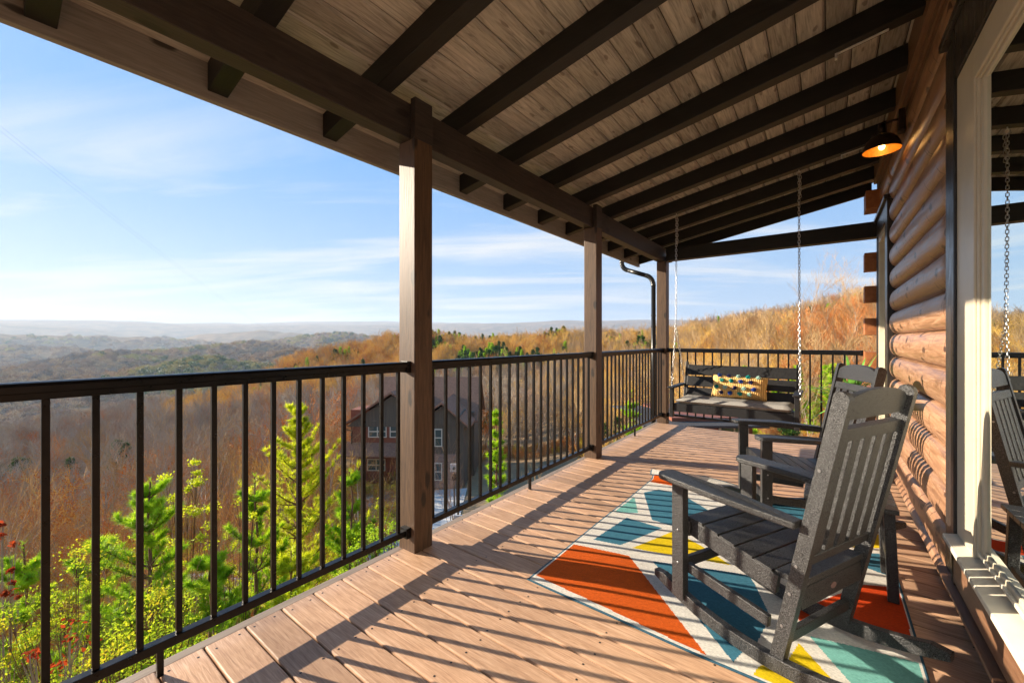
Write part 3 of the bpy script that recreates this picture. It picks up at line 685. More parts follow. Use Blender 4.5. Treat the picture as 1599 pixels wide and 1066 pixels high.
# pillow
M_pil = mat('mustard_pillow', rough=.9, spec=.2)
t = M_pil.node_tree; b = t.nodes['Principled BSDF']; tcn = t.nodes.new('ShaderNodeTexCoord'); wv = t.nodes.new('ShaderNodeTexWave'); wv.inputs['Scale'].default_value = 17; wv.inputs['Distortion'].default_value = 1.2; wv.inputs['Detail'].default_value = 3
t.links.new(tcn.outputs['Object'], wv.inputs[0]); rp_ = t.nodes.new('ShaderNodeValToRGB'); rp_.color_ramp.elements[0].color = (.62,.35,.10,1); rp_.color_ramp.elements[1].color = (.85,.55,.22,1)
t.links.new(wv.outputs[0], rp_.inputs[0]); t.links.new(rp_.outputs[0], b.inputs['Base Color']); bm_ = t.nodes.new('ShaderNodeBump'); bm_.inputs['Distance'].default_value = .003; t.links.new(wv.outputs[0], bm_.inputs['Height']); t.links.new(bm_.outputs[0], b.inputs['Normal'])
pil = empty('lumbar_pillow', (-.775, 5.150, .592), 0, 'mustard ribbed lumbar pillow dotted with blue, teal and mint pompoms leaning on the swing back', 'pillow')
pil.rotation_euler = (R(-16), R(1.5), 0)
mm = MB(); N1, N2 = 26, 14; vs = []; PW, PH, PT = .275, .128, .075
def pshape(a, b):
    px = a*PW*(1-.05*(1-abs(b))**1*abs(a)**4); pz = b*PH*(1-.07*(1-a*a)*abs(b)**3)
    th = PT*(max(0, (1-a**4))*max(0, (1-b**4)))**.55
    return px, pz, th
for sgn in (-1, 1):
    for i in range(N1+1):
        for j in range(N2+1):
            a, b_ = -1+2*i/N1, -1+2*j/N2; px, pz, th = pshape(a, b_)
            vs.append((px, sgn*th + noise.noise((a*3, b_*3, sgn))*.006*(th/PT), pz+PH))
q = N2+1; T = (N1+1)*q; fs = []
for i in range(N1):
    for j in range(N2):
        fs.append((i*q+j, (i+1)*q+j, (i+1)*q+j+1, i*q+j+1)); fs.append(tuple(T+k for k in (i*q+j, i*q+j+1, (i+1)*q+j+1, (i+1)*q+j)))
mm.add(vs, fs); mm.build('pillow_cover', M_pil, pil, smooth=True)
PC = {'n': mat('navy_yarn', (.02, .025, .12), .9), 'b': mat('blue_yarn', (.02, .09, .40), .9), 't': mat('teal_yarn', (.01, .36, .33), .9), 'm': mat('mint_yarn', (.45, .66, .58), .9), 'g': mat('green_teal_yarn', (.05, .45, .36), .9)}
rows = [(.90, 'bnmtm', -.72, .35), (.42, 'gtbn', -.60, .345), (-.18, 'tmnmb', -.80, .34), (-.66, 'nbtm', -.60, .34)]
for b_, cs, a0, da in rows:
    for k, ch in enumerate(cs):
        a = a0 + k*da; px, pz, th = pshape(a, b_); rr = .025; m = MB(); rnd = random.Random(k*7+int(b_*100))
        for q_ in range(70):
            v = Vector((rnd.gauss(0,1), rnd.gauss(0,1), rnd.gauss(0,1))).normalized(); u_ = v.orthogonal().normalized()*rr*.16; w_ = v.cross(u_)
            e = v*rr*rnd.uniform(.8, 1.1)
            m.add([u_*.6, w_*.6, -u_*.6-w_*.6, e+u_, e+w_, e-u_-w_], [(0,1,4,3), (1,2,5,4), (2,0,3,5), (3,4,5)])
        o = m.build('pompom', PC[ch], pil); o.location = (px, -th-.008, pz+PH)
# ================================================================== potted plant
M_leafs = tex(mat('spiky_leaf', rough=.4), [(.05,.20,.02), (.18,.42,.06)], nscale=6); M_leafs.node_tree.nodes['Principled BSDF'].inputs['Transmission Weight'].default_value = 0
M_pot = tex(mat('terracotta_pot', rough=.7), [(.30,.10,.04), (.42,.16,.07)], nscale=8, bump=.2)
pt = empty('potted_plant', (.22, 5.35, 0), 0, 'green spiky leaved potted plant standing behind the far rocking chair', 'plant')
m = MB(); m.lathe([(.001,.002), (.11,.002), (.15,.26), (.165,.26), (.165,.30), (.15,.30), (.14,.27), (.001,.27)], (0,0,0), 24); m.build('pot', M_pot, pt, smooth=True)
m = MB(); m.tube([(0,0,.26), (.01,0,.55), (0,.01,.82)], [.022,.02,.018], 8); m.build('stem', tex(mat('plant_stem', rough=.8), [(.12,.08,.05),(.2,.14,.09)]), pt)
m = MB(); rnd = random.Random(3)
for k in range(46):
    az = rnd.uniform(0, 2*math.pi); el = rnd.uniform(-.1, 1.35); Ll = rnd.uniform(.28, .50); w = rnd.uniform(.013, .022); z0 = rnd.uniform(.60, .76); dv = Vector((math.cos(az)*math.cos(el), math.sin(az)*math.cos(el), math.sin(el))); sd = Vector((-math.sin(az), math.cos(az), 0)); p = Vector((0, 0, z0)); vs = []; nseg = 7
    if (dv.x*Ll+.22) > .44: Ll = max(.1, (.44-.22)/max(dv.x, .01))
    for i in range(nseg+1):
        t = i/nseg; pp = p + dv*Ll*t + Vector((0, 0, -1))*(.16*t*t*math.cos(el)); ww = w*(1-t)**.7*(.6+.8*min(1, t*4))
        vs += [pp-sd*ww, pp+Vector((0,0,-ww*.35)), pp+sd*ww]
    m.add(vs, [f for i in range(nseg) for f in ((i*3, i*3+1, i*3+4, i*3+3), (i*3+1, i*3+2, i*3+5, i*3+4))])
m.build('foliage', M_leafs, pt, smooth=True)
# ================================================================== terrain
AZ = [-180, -120, -100, -88, -75, -62, -50, -37, -20, -5, 5, 25, 60, 120, 180]
RR = [0, 4, 12, 20, 29, 50, 70, 100, 140, 180, 230, 300, 450, 800]
#        0   4   12   20    29    50    70   100  140  180  230  300  450  800
TB = [[-5,  -5,  -5,  -5,   -5,   -5,   -5,  -5,  -5,  -5,   -8, -15, -40, -90],
      [-5, -5.2, -6,  -8,   -10,  -14,  -18, -22, -28, -34,  -40,-50, -70,-105],
      [-5, -5.6,-7.5, -10,  -13,  -18,  -24, -30, -33, -36,  -40,-52, -82,-108],
      [-5, -6, -8.2,  -11.5,-14,  -19,  -25, -31, -31, -34,  -40,-56, -88,-110],
      [-5, -6, -8.6,  -12,  -14,  -17,  -22, -27, -27, -30,  -33,-46, -88,-110],
      [-5, -6, -8.8,  -12.2,-14.5,-15.5,-19, -23, -24, -20,  -11,-20, -80,-110],
      [-5, -6, -8.8,  -12.2,-14.5,-14.8,-18, -22, -20, -12,  -4, -12, -75,-110],
      [-5, -6, -8.5,  -11.5,-13.5,-14.6,-17, -20, -16, -9,   -3, -11, -70,-110],
      [-5, -6, -7.8,  -10,  -11.5,  -12,  -12, -9,  -4.5,   -1.5,  -2, -10, -60,-105],
      [-5, -5.6,-6.6, -7.6, -8, -6.5,   -5.5,    -2.5,   1.5,   5,   7,  4,  -40,-100],
      [-5, -5.4,-6,   -7, -7.5,   -5.5,   -3,   1, 6,   11,  15, 14,  -30,-100],
      [-5, -5,  -5.2, -6,   -6.5,   -5,    -1.5,   2.5,  8,   13,  17, 16,  -20, -95],
      [-5, -5,  -5,   -4.5, -3,   2,    8,   14,  20,   25,  28, 24,  -20, -95],
      [-5, -5,  -5,   -5,   -5,   -3,   0,   4,   8,    10,  10,  0,  -40, -90],
      [-5, -5,  -5,   -5,   -5,   -5,   -5,  -5,  -5,  -5,   -8, -15, -40, -90]]
AZ_, RR_, TB_ = np.array(AZ, float), np.array(RR, float), np.array(TB, float)
def vnoise(x, y, s, oct=4, seed=0.0):
    return noise.fractal((x/s+seed, y/s-seed, seed*1.7), 1.0, 2.0, oct)
def smooth_interp(t): return t*t*(3-2*t)
def ground_z(x, y):
    r = math.hypot(x, y); az = math.degrees(math.atan2(x, y))       # 0 = +Y, negative towards -X
    i = min(max(int(np.searchsorted(AZ_, az))-1, 0), len(AZ)-2); ta = smooth_interp((az-AZ[i])/(AZ[i+1]-AZ[i]))
    rr = min(r, 799.9); j = min(max(int(np.searchsorted(RR_, rr))-1, 0), len(RR)-2); tr = smooth_interp((rr-RR[j])/(RR[j+1]-RR[j]))*.5 + (rr-RR[j])/(RR[j+1]-RR[j])*.5
    z = (TB_[i,j]*(1-ta)+TB_[i+1,j]*ta)*(1-tr) + (TB_[i,j+1]*(1-ta)+TB_[i+1,j+1]*ta)*tr
    if r > 55: z += vnoise(x, y, 60, 4)*min(1, (r-55)/60)*3.2
    if r > 380:
        k = min(1, (r-380)/400); dpp = -x*math.sin(YAW)+y*math.cos(YAW); rtt = x*math.cos(YAW)+y*math.sin(YAW)
        for u, vt, d, wr_, wd, b0 in HILLS:
            q1 = (rtt-(u-800)/640*d)/(wr_*(1+.25*noise.noise((dpp/400, u, 0)))); q2 = (dpp-d)/wd; e = q1*q1+q2*q2
            if e < 9: z += k*math.exp(-e*.7)*max(0, EYE-(vt-530)/640*d+b0-8)
        z += k*(abs(vnoise(x, y, 520, 4, 4.2))*-46 + 14 + vnoise(x, y, 1300, 3, 1.1)*22)
    if r > 5200:      # the distant mountain wall
        k = smooth_interp(min(1, (r-5200)/2400)); wall_ = .041*max(-x*math.sin(YAW)+y*math.cos(YAW), 2500) + 75*vnoise(x, y, 3300, 4, 2.4) + 30*vnoise(x, y, 1100, 3, 7.7); z = z*(1-k)+wall_*k
    return z
# far hills: photo column, crest row, distance, half width, half depth, height of the valley floor below
HILLS = [(345, 536, 1350, 300, 260, 105), (150, 560, 950, 170, 150, 108), (20, 578, 700, 140, 110, 105), (300, 572, 760, 110, 110, 105), (480, 552, 1050, 160, 170, 108), (60, 540, 1700, 260, 240, 105),
         (180, 522, 2700, 700, 280, 105), (520, 524, 2300, 500, 260, 105), (-60, 524, 2200, 380, 260, 105), (400, 514, 3900, 800, 380, 105), (60, 512, 4300, 900, 400, 105), (640, 520, 3000, 500, 300, 105)]
def on_pad(x, y):   # pixel-depth frame of the neighbour house: right and depth along the camera axes
    return x*math.cos(YAW)+y*math.sin(YAW), -x*math.sin(YAW)+y*math.cos(YAW)
def leaf_mat(name, stops, scale, **k): return tex(mat(name, rough=.95, spec=.15), stops, nscale=scale, coord='World', **k)
M_ground = mat('leaf_litter', rough=.95, spec=.1)
tex(M_ground, [(.15,.115,.07), (.25,.18,.105), (.34,.22,.115), (.22,.19,.09)], nscale=.35, detail=12, rough=.75, coord='World', bump=.6, bdist=.15, pos=[.3,.46,.58,.7])
M_farw = mat('distant_woods', rough=1, spec=0)
tex(M_farw, [(.085,.085,.04), (.20,.13,.07), (.30,.19,.095), (.26,.21,.08)], nscale=.006, detail=14, rough=.72, coord='World', bump=1.0, bdist=9, pos=[.33,.47,.58,.70])
rs = [0, 2, 4, 6, 8, 10, 13, 16, 19, 22, 25, 28, 32, 36, 41, 46, 52, 58, 65, 73, 82, 92, 103, 115, 128, 142, 158, 175, 195, 215, 240, 265, 300, 340, 380, 430, 480, 540, 610, 690]
while rs[-1] < 10500: rs.append(rs[-1]*1.045)
NA = 400
azs = []
for i in range(NA): azs.append(-180 + 360*i/NA)
# finer where the camera looks
azs = sorted(set([round(-180+3*i, 3) for i in range(120)] + [round(-102+.32*i, 3) for i in range(350)]))
m = MB(); m.v = []; q = len(azs)
for r in rs:
    for a in azs:
        x, y = r*math.sin(R(a)), r*math.cos(R(a)); m.v.append((x, y, ground_z(x, y)))
for i in range(len(rs)-1):
    for j in range(q):
        f = (i*q+j, i*q+(j+1) % q, (i+1)*q+(j+1) % q, (i+1)*q+j)
        m.f.append(tuple(reversed(f))); m.mi.append(0 if rs[i] < 400 else 1)
ter = m.build('terrain', [M_ground, M_farw], smooth=True); fix = ter
tag(ter, kind='structure')

# ================================================================== trees: prototypes
def seg_tube(m, p0, p1, r0, r1, n=3):
    d = (p1-p0); 
    if d.length < 1e-5: return
    d.normalize(); a = d.orthogonal().normalized(); b = d.cross(a); o = len(m.v)
    for p, r in ((p0, r0), (p1, r1)):
        for j in range(n):
            t = 2*math.pi*j/n; m.v.append(tuple(p+(a*math.cos(t)+b*math.sin(t))*r))
    for j in range(n): m.f.append((o+j, o+(j+1)%n, o+n+(j+1)%n, o+n+j)); m.mi.append(m.cur)
def bare_tree(seed, H=9, spread=.5, trunk_r=.10, levels=4, kids=(7, 5, 4, 4), first=.25, twig_len=.5, upward=.35, tw=.010, leaves=0, leaf=.05, multi=1):
    rnd = random.Random(seed); tr, tw_ = MB(), MB()
    def grow(p, d, L_, r, lev, m):
        n = 4 if lev < 2 else 2; pts = [p]; dd = d.copy()
        for i in range(n):
            dd = (dd + Vector((rnd.gauss(0,1), rnd.gauss(0,1), rnd.gauss(0,.6)))*(.07 if lev == 0 else .15) + Vector((0,0,upward*.12))).normalized()
            pts.append(pts[-1]+dd*L_/n)
        for i in range(n): seg_tube(m, pts[i], pts[i+1], r*(1-i/n*.75), r*(1-(i+1)/n*.75), 5 if lev == 0 else 3)
        if lev >= levels:
            for _ in range(leaves):
                c = pts[rnd.randint(0, n)]; u = Vector((rnd.gauss(0,1), rnd.gauss(0,1), rnd.gauss(0,1))).normalized()*leaf; w = u.orthogonal().normalized()*leaf*.6
                c = c+u*rnd.uniform(0, 1.5); tw_.cur = 1; o = len(tw_.v); tw_.v += [tuple(c-u*.5), tuple(c+w*.5), tuple(c+u*.5), tuple(c-w*.5)]; tw_.f.append((o,o+1,o+2,o+3)); tw_.mi.append(1); tw_.cur = 0
            return
        k = kids[min(lev, len(kids)-1)]
        for c in range(k):
            t = first + (1-first)*(c+rnd.random())/k if lev == 0 else .25+.75*(c+rnd.random())/k
            f = min(t*n, n-1e-3); i = int(f); pp = pts[i].lerp(pts[i+1], f-i); ax = (pts[i+1]-pts[i]).normalized()
            o = ax.orthogonal().normalized(); o.rotate(Matrix.Rotation(rnd.uniform(0, 2*math.pi), 3, ax))
            sp_ = spread*rnd.uniform(.7, 1.4); nd = (ax*(1-sp_*.55)+o*sp_+Vector((0,0,upward*rnd.uniform(.2,1)))).normalized()
            nl = L_*(.62 if lev == 0 else .55)*rnd.uniform(.6, 1.1)*(1-.45*(t-first) if lev == 0 else 1)
            grow(pp, nd, max(nl, .12), max(r*(1-t*.75)*.55, tw), lev+1, tr if lev+1 < 2 else tw_)
    for k in range(multi):
        lean = Vector((rnd.gauss(0,.05 if multi == 1 else .28), rnd.gauss(0,.05 if multi == 1 else .28), 1)).normalized()
        grow(Vector((rnd.gauss(0,.15)*(multi>1), rnd.gauss(0,.15)*(multi>1), -.3)), lean, H*rnd.uniform(.85, 1.0), trunk_r, 0, tr)
    return tr, tw_
def needle_tuft(m, p, d, L_, rad, n, rnd, w=.004):
    d = d.normalized(); a = d.orthogonal().normalized(); b = d.cross(a)
    for i in range(n):
        t = rnd.random(); az = rnd.uniform(0, 2*math.pi); o = a*math.cos(az)+b*math.sin(az)
        base = p + d*L_*t; tip = base + (o*rad + d*rad*rnd.uniform(.5, 1.2))*rnd.uniform(.7, 1.1); s_ = o.cross(d)*w
        k = len(m.v); m.v += [tuple(base-s_), tuple(base+s_), tuple(tip)]; m.f.append((k, k+1, k+2)); m.mi.append(m.cur)
def pine(seed, H=4, Rb=1.2, shape=.75, whorls=12, per=5, tufts=7, needles=26, nl=.13, w=.0045, base=.12, droop=.0, tip_up=.35, sub=3):
    rnd = random.Random(seed); tr, nd = MB(), MB(); top = Vector((0,0,H)); seg_n = 10
    pts = [Vector((rnd.gauss(0,.012)*H*.3, rnd.gauss(0,.012)*H*.3, H*i/seg_n)) for i in range(seg_n+1)]; pts[0] = Vector((0,0,-.3))
    for i in range(seg_n): seg_tube(tr, pts[i], pts[i+1], .018*H*(1-i/seg_n*.85)*.7, .018*H*(1-(i+1)/seg_n*.85)*.7, 7)
    needle_tuft(nd, pts[-1]-Vector((0,0,.25)), Vector((0,0,1)), .3, nl*.8, needles*2, rnd, w)
    for wl in range(whorls):
        t = base + (1-base)*(wl+.5*rnd.random())/whorls; z = H*t; c = Vector((0,0,z)); rl = Rb*(1-t)**shape*rnd.uniform(.65, 1.2)+.08
        for k in range(per):
            az = 2*math.pi*(k+rnd.uniform(-.4,.4))/per + wl*1.3; o = Vector((math.cos(az), math.sin(az), rnd.uniform(.10,.75)-droop)); Lb = rl*rnd.uniform(.45, 1.25)
            if rnd.random() < .14: continue
            bp_ = [c + o*Lb*s_ + Vector((0,0,tip_up*Lb*s_*s_)) for s_ in (0, .33, .66, 1)]
            for i in range(3): seg_tube(tr, bp_[i], bp_[i+1], .012*(1-i*.28)*H/4, .012*(1-(i+1)*.28)*H/4, 3)
            for i in range(tufts):
                s_ = .12+.88*(i+1)/tufts; f = min(s_*3, 2.999); ii = int(f); pp = bp_[ii].lerp(bp_[ii+1], f-ii); ax = (bp_[ii+1]-bp_[ii]).normalized()
                needle_tuft(nd, pp, ax, .10, nl, needles, rnd, w)
                for q_ in range(sub):
                    side = Vector((-math.sin(az), math.cos(az), 0))*rnd.choice((-1, 1)); dd = (ax+side*rnd.uniform(.5,1.2)+Vector((0,0,rnd.uniform(.1,1.3)))).normalized(); Ls = Lb*.26*rnd.uniform(.4,1)*(1.25-s_*.7)
                    e = pp+dd*Ls; seg_tube(tr, pp, e, .004, .002, 3); needle_tuft(nd, pp+dd*Ls*.45, dd, Ls*.6+.04, nl*.9, needles, rnd, w)
    return tr, nd
def bark(name, a, b): return leaf_mat(name, [a, b], 3, bump=.5, bdist=.02)
M_bark = bark('grey_bark', (.24,.19,.135), (.48,.40,.30)); M_barkp = bark('pine_bark', (.12,.06,.035), (.24,.13,.08))
def twig(name, a, b): return leaf_mat(name, [a, b], .12)
TW = [twig('tan_twigs', (.34,.21,.09), (.52,.35,.16)), twig('golden_twigs', (.58,.33,.06), (.74,.47,.12)), twig('rust_twigs', (.42,.15,.04), (.55,.24,.08)), twig('grey_twigs', (.28,.23,.175), (.42,.35,.265)), twig('purple_brown_twigs', (.28,.185,.13), (.40,.27,.18))]
M_oleaf = leaf_mat('clinging_orange_leaves', [(.42,.11,.012), (.58,.22,.03)], .5)
def needles(name, a, b, c): 
    m = leaf_mat(name, [tuple(x*.35 for x in a), a, b, c], 3.2); bs = m.node_tree.nodes['Principled BSDF']; bs.inputs['Roughness'].default_value = .55
    return m
def translucent(m, fac=.45):
    t = m.node_tree; b = t.nodes['Principled BSDF']; o = [n for n in t.nodes if n.type == 'OUTPUT_MATERIAL'][0]
    tl = t.nodes.new('ShaderNodeBsdfTranslucent'); mx = t.nodes.new('ShaderNodeMixShader'); mx.inputs[0].default_value = fac
    src = b.inputs['Base Color'].links[0].from_socket; t.links.new(src, tl.inputs[0]); t.links.new(b.outputs[0], mx.inputs[1]); t.links.new(tl.outputs[0], mx.inputs[2]); t.links.new(mx.outputs[0], o.inputs[0]); return m
M_ndl = translucent(needles('lime_needles', (.26,.46,.015), (.48,.68,.025), (.68,.76,.05)))
M_ndy = translucent(needles('yellow_green_needles', (.50,.56,.015), (.70,.74,.025), (.80,.78,.05)))
M_ndd = translucent(needles('dark_green_needles', (.03,.075,.015), (.07,.14,.02), (.13,.20,.03)), .2)
M_red = translucent(leaf_mat('red_maple_leaves', [(.28,.025,.01), (.45,.08,.02)], 3))
M_lime = translucent(leaf_mat('lime_leaves', [(.26,.42,.02), (.55,.66,.03), (.68,.46,.03)], 2))
def proto(parts, mats, name, scale_to=None):
    """merge trunk and crown into one mesh for the woods; returns the mesh"""
    m = MB(); off = 0
    for k, (pm, base) in enumerate(parts):
        o = len(m.v); m.v += pm.v; m.f += [tuple(i+o for i in f) for f in pm.f]; m.mi += [base+x for x in pm.mi]
    me = bpy.data.meshes.new(name); me.from_pydata(m.v, [], m.f)
    for x in mats: me.materials.append(x)
    me.polygons.foreach_set('material_index', m.mi); me.update(); return me
# individually placed trees: thing > trunk, crown
def tree_thing(name, tr, cr, mt, mc, label, cat, group=None, crown='crown'):
    e = empty(name, (0,0,0), 0, label, cat, group)
    tr.build('trunk', mt, e); cr.build(crown, mc, e); return e
def drop(e, x, y, s=1.0, rz=None, dz=0):
    e.location = (x, y, ground_z(x, y)+dz); e.rotation_euler = (0, 0, random.uniform(0, 6.28) if rz is None else rz); e.scale = (s, s, s); return e
def at_px(u, d): p = P2(u, 530, d); return p.x, p.y

# ---- near conifers seen between the balusters
def conifer(px_u, v_top, d, Rb, label, seed, name='pine_tree', nm=M_ndl, bottom=None, **k):
    x, y = at_px(px_u, d); zt = EYE - (v_top-530)/640*d; gz = ground_z(x, y); H = zt-gz
    tr, nd = pine(seed, H=H, Rb=Rb, **k); e = tree_thing(name, tr, nd, M_barkp, nm, label, 'tree', crown='needles'); e.location = (x, y, gz); return e
conifer(235, 752, 7.2, 1.35, 'lime green young pine with a visible straight trunk, left of the view below the railing', 11, whorls=17, per=6, tufts=7, needles=24, nl=.10, w=.0042, base=.22, tip_up=.35, shape=.8)
conifer(466, 632, 10.5, 2.5, 'tall lime green conifer whose thin tip rises highest behind the nearest railing', 12, nm=M_ndy, whorls=22, per=6, tufts=7, needles=17, nl=.10, w=.007, base=.22, tip_up=.4, shape=.9)
conifer(548, 735, 9.5, 1.7, 'low lime green conifer just left of the nearest post', 13, whorls=9, per=6, tufts=6, needles=24, nl=.11, w=.008, base=.25, shape=1.0)
conifer(400, 745, 9.0, 1.6, 'broad lime green conifer in front of the pale driveway', 14, whorls=9, per=6, tufts=6, needles=24, nl=.11, w=.008, base=.25, shape=1.0)
conifer(776, 640, 22, .8, 'slim bright green pine seen through the second railing section beside the red roofed house', 15, whorls=14, per=5, tufts=5, needles=14, nl=.22, w=.016, base=.25)
conifer(985, 612, 17, .9, 'small green shrubby pine below the far corner of the deck', 16, whorls=6, per=5, tufts=5, needles=12, nl=.15, w=.012, base=.5)
conifer(38, 848, 7.0, 1.2, 'leafy green conifer at the lower left edge behind the first balusters', 17, whorls=8, per=6, tufts=6, needles=22, nl=.11, w=.006, base=.3)
# ---- shrubs with leaves
def leafy(label, seed, x, y, H, mc, multi=5, name='leafy_shrub', leaf=.05, leaves=5, spread=.5, levels=3, twm=None, upward=.35, first=.1, kids=(9,5,4)):
    tr, tw = bare_tree(seed, H=H, spread=spread, trunk_r=.022*H**.5, levels=levels, kids=kids, first=first, leaves=leaves, leaf=leaf, multi=multi, tw=.004, upward=upward)
    e = empty(name, (x, y, ground_z(x, y)), 0, label, 'shrub'); tr.build('branches', M_bark, e); tw.build('foliage', [twm or TW[0], mc], e); return e
def leafy_px(label, seed, u, vtop, d, mc, **k):
    x, y = at_px(u, d); H = max(.8, EYE-(vtop-530)/640*d - ground_z(x, y)); return leafy(label, seed, x, y, H, mc, **k)
def bush(label, seed, u, vtop, d, W, mc, n=2600, leaf=.045, clumps=46, name='leafy_shrub', stems=9, low=.0, stem_mat=None, gap=.10):
    x, y = at_px(u, d); gz = ground_z(x, y); H = max(.7, EYE-(vtop-530)/640*d-gz); rnd = random.Random(seed); e = empty(name, (x, y, gz), 0, label, 'shrub'); st_, lf = MB(), MB(); cs = []
    for i in range(clumps):
        t = low+(1-low)*rnd.random()**.8; rr = W*math.sqrt(max(0, 1-((t-.45)/.62)**2))*math.sqrt(rnd.uniform(.15,1)); az = rnd.uniform(0, 6.283); cs.append((Vector((math.cos(az)*rr, math.sin(az)*rr, H*t)), W*gap*rnd.uniform(.7, 1.5)))
    for i, (c, rad) in enumerate(cs):
        b0 = Vector((rnd.gauss(0,.06), rnd.gauss(0,.06), 0)); mid = Vector((c.x*.35, c.y*.35, c.z*.55)); seg_tube(st_, b0, mid, .014, .009, 4); seg_tube(st_, mid, c, .009, .003, 3)
        for j in range(5): v = c+Vector((rnd.gauss(0,1), rnd.gauss(0,1), rnd.gauss(.3,1)))*rad; seg_tube(st_, c.lerp(mid, .2), v, .004, .0015, 3)
        for j in range(n//clumps):
            v = c+Vector((rnd.gauss(0,1), rnd.gauss(0,1), rnd.gauss(0,.7)))*rad*.75; u_ = Vector((rnd.gauss(0,1), rnd.gauss(0,1), rnd.gauss(.3,.7))).normalized(); w_ = u_.orthogonal().normalized(); w_.rotate(Matrix.Rotation(rnd.uniform(0,3.1), 3, u_)); L_ = leaf*rnd.uniform(.6,1.3)
            lf.add([v-u_*L_*.5, v+w_*L_*.28, v+u_*L_*.5, v-w_*L_*.28], [(0,1,2,3)])
    st_.build('branches', stem_mat or M_barkp, e); lf.build('foliage', mc, e); return e
conifer(330, 850, 6.6, 1.2, 'bushy lime young conifer crown just above the bottom rail, right of the young pine', 18, whorls=9, per=7, tufts=6, needles=24, nl=.10, w=.006, base=.2, shape=.8)
conifer(150, 830, 8.2, 1.5, 'bushy green young conifer behind and left of the young pine', 19, whorls=9, per=6, tufts=6, needles=26, nl=.12, w=.007, base=.2, shape=.8)
conifer(455, 860, 6.6, 1.3, 'bushy lime conifer crown close outside the deck before the nearest post', 20, nm=M_ndy, whorls=9, per=7, tufts=6, needles=24, nl=.10, w=.006, base=.2, shape=.8)
bush('rounded yellow green shrub between the young pine and the tall conifer', 21, 292, 700, 9.6, .75, M_ndy, n=7600, leaf=.055, clumps=60)
bush('orange tinged leafy shrub at the foot of the young pine', 22, 215, 940, 4.6, 1.1, M_lime, n=12000, leaf=.035, clumps=120)
bush('green leafy shrub hugging the deck edge below the nearest railing', 23, 330, 985, 4.4, .9, M_ndl, n=10000, leaf=.03, clumps=110)
bush('small lime shrub beside the nearest post foot, outside the deck', 24, 505, 900, 5.2, .9, M_ndl, n=9000, leaf=.03, clumps=100)
bush('red leafed maple sapling in the lower left corner', 25, 95, 925, 4.1, .42, M_red, n=380, leaf=.055, clumps=26, name='maple_sapling', stem_mat=M_bark, low=.5)
bush('red leafed young maple at the very left edge, higher than the other maple', 26, 8, 812, 6.2, .30, M_red, n=260, leaf=.07, clumps=14, name='maple_sapling', low=.7, stem_mat=M_bark)
bush('yellow green loose shrub right of the young pine, with bare stems showing', 28, 372, 772, 8.3, .75, M_ndy, n=1900, leaf=.05, clumps=36, gap=.1)
bush('bright green low shrub at the foot of the tall conifer', 29, 600, 830, 7.0, 1.0, M_ndl, n=9000, leaf=.035, clumps=100)
bush('olive green leafy shrub at the lower left behind the first balusters', 30, 120, 850, 6.6, 1.1, M_lime, n=8000, leaf=.045, clumps=90)
# bare stems in front at the far left
def brushy(label, seed, u, vtop, d, tm, H=None, **k):
    x, y = at_px(u, d); gz = ground_z(x, y); H = (EYE-(vtop-530)/640*d-gz)*.72; tr, tw_ = bare_tree(seed, H=H, **k); e = tree_thing('bare_sapling', tr, tw_, M_bark, [tm, M_oleaf], label, 'tree', 'bare saplings below the railing', crown='branches'); e.location = (x, y, gz)
kk = dict(spread=.55, trunk_r=.03, levels=4, kids=(7,5,4,3), first=.2, tw=.0035, upward=.5, multi=3)
brushy('pale bare sapling with rising stems at the far left edge of the view', 61, 5, 690, 7.5, TW[4], **kk)
brushy('pale bare sapling just right of the second baluster from the left', 62, 110, 745, 7.0, TW[0], **kk)
brushy('orange brown bare sapling above the tip of the young pine', 63, 190, 700, 13.5, TW[2], **{**kk, 'multi':5})
brushy('orange brown bushy bare sapling behind the rounded yellow green shrub', 64, 330, 690, 14.5, TW[2], **{**kk, 'multi':5})
brushy('thin golden bare sapling right behind the tall conifer tip', 65, 420, 700, 15, TW[1], **{**kk, 'multi':4})
kh = dict(spread=.45, trunk_r=.05, levels=4, kids=(8,5,3,3), first=.25, tw=.005, upward=.5, multi=2)
brushy('thin bare tan sapling standing before the left gable of the red roofed house', 67, 560, 650, 26, TW[0], **kh)
brushy('thin bare rust sapling crowding the left side of the red roofed house', 68, 528, 655, 31, TW[2], **kh)
brushy('thin bare grey sapling before the right gable of the red roofed house', 69, 708, 660, 30, TW[4], **kh)
brushy('pale bare sapling whose twigs cross the front of the red roofed house', 66, 590, 690, 12.5, TW[4], **{**kk, 'multi':2, 'kids':(5,4,3,2)})

# ---- bare trees, each its own thing
BT = []
specs = [(31, dict(H=9, spread=.48, kids=(9,5,4,3), levels=4, tw=.008), TW[0]), (32, dict(H=8, spread=.55, kids=(8,5,4,3), levels=4, tw=.008, trunk_r=.09), TW[1]),
         (33, dict(H=10, spread=.40, kids=(10,5,4,3), levels=4, tw=.008, first=.3, trunk_r=.11), TW[0]), (34, dict(H=7, spread=.6, kids=(8,5,4,3), levels=4, tw=.007, multi=2, leaves=1, leaf=.07), TW[2]),
         (35, dict(H=9, spread=.5, kids=(9,5,4,3), levels=4, tw=.008), TW[3]), (36, dict(H=6, spread=.45, kids=(8,5,4,3), levels=4, tw=.007, multi=3, trunk_r=.05), TW[1])]
protos = []
for seed, k, tm in specs:
    tr, tw_ = bare_tree(seed, **k); protos.append((tr, tw_, tm))
def pick_label(i): return ('bare tan twigged tree on the wooded slope', 'bare golden twigged tree on the wooded slope', 'tall bare tan tree on the wooded slope', 'bare rust coloured tree with a few orange leaves on the wooded slope', 'bare grey twigged tree on the wooded slope', 'many stemmed bare golden sapling clump on the wooded slope')[i]
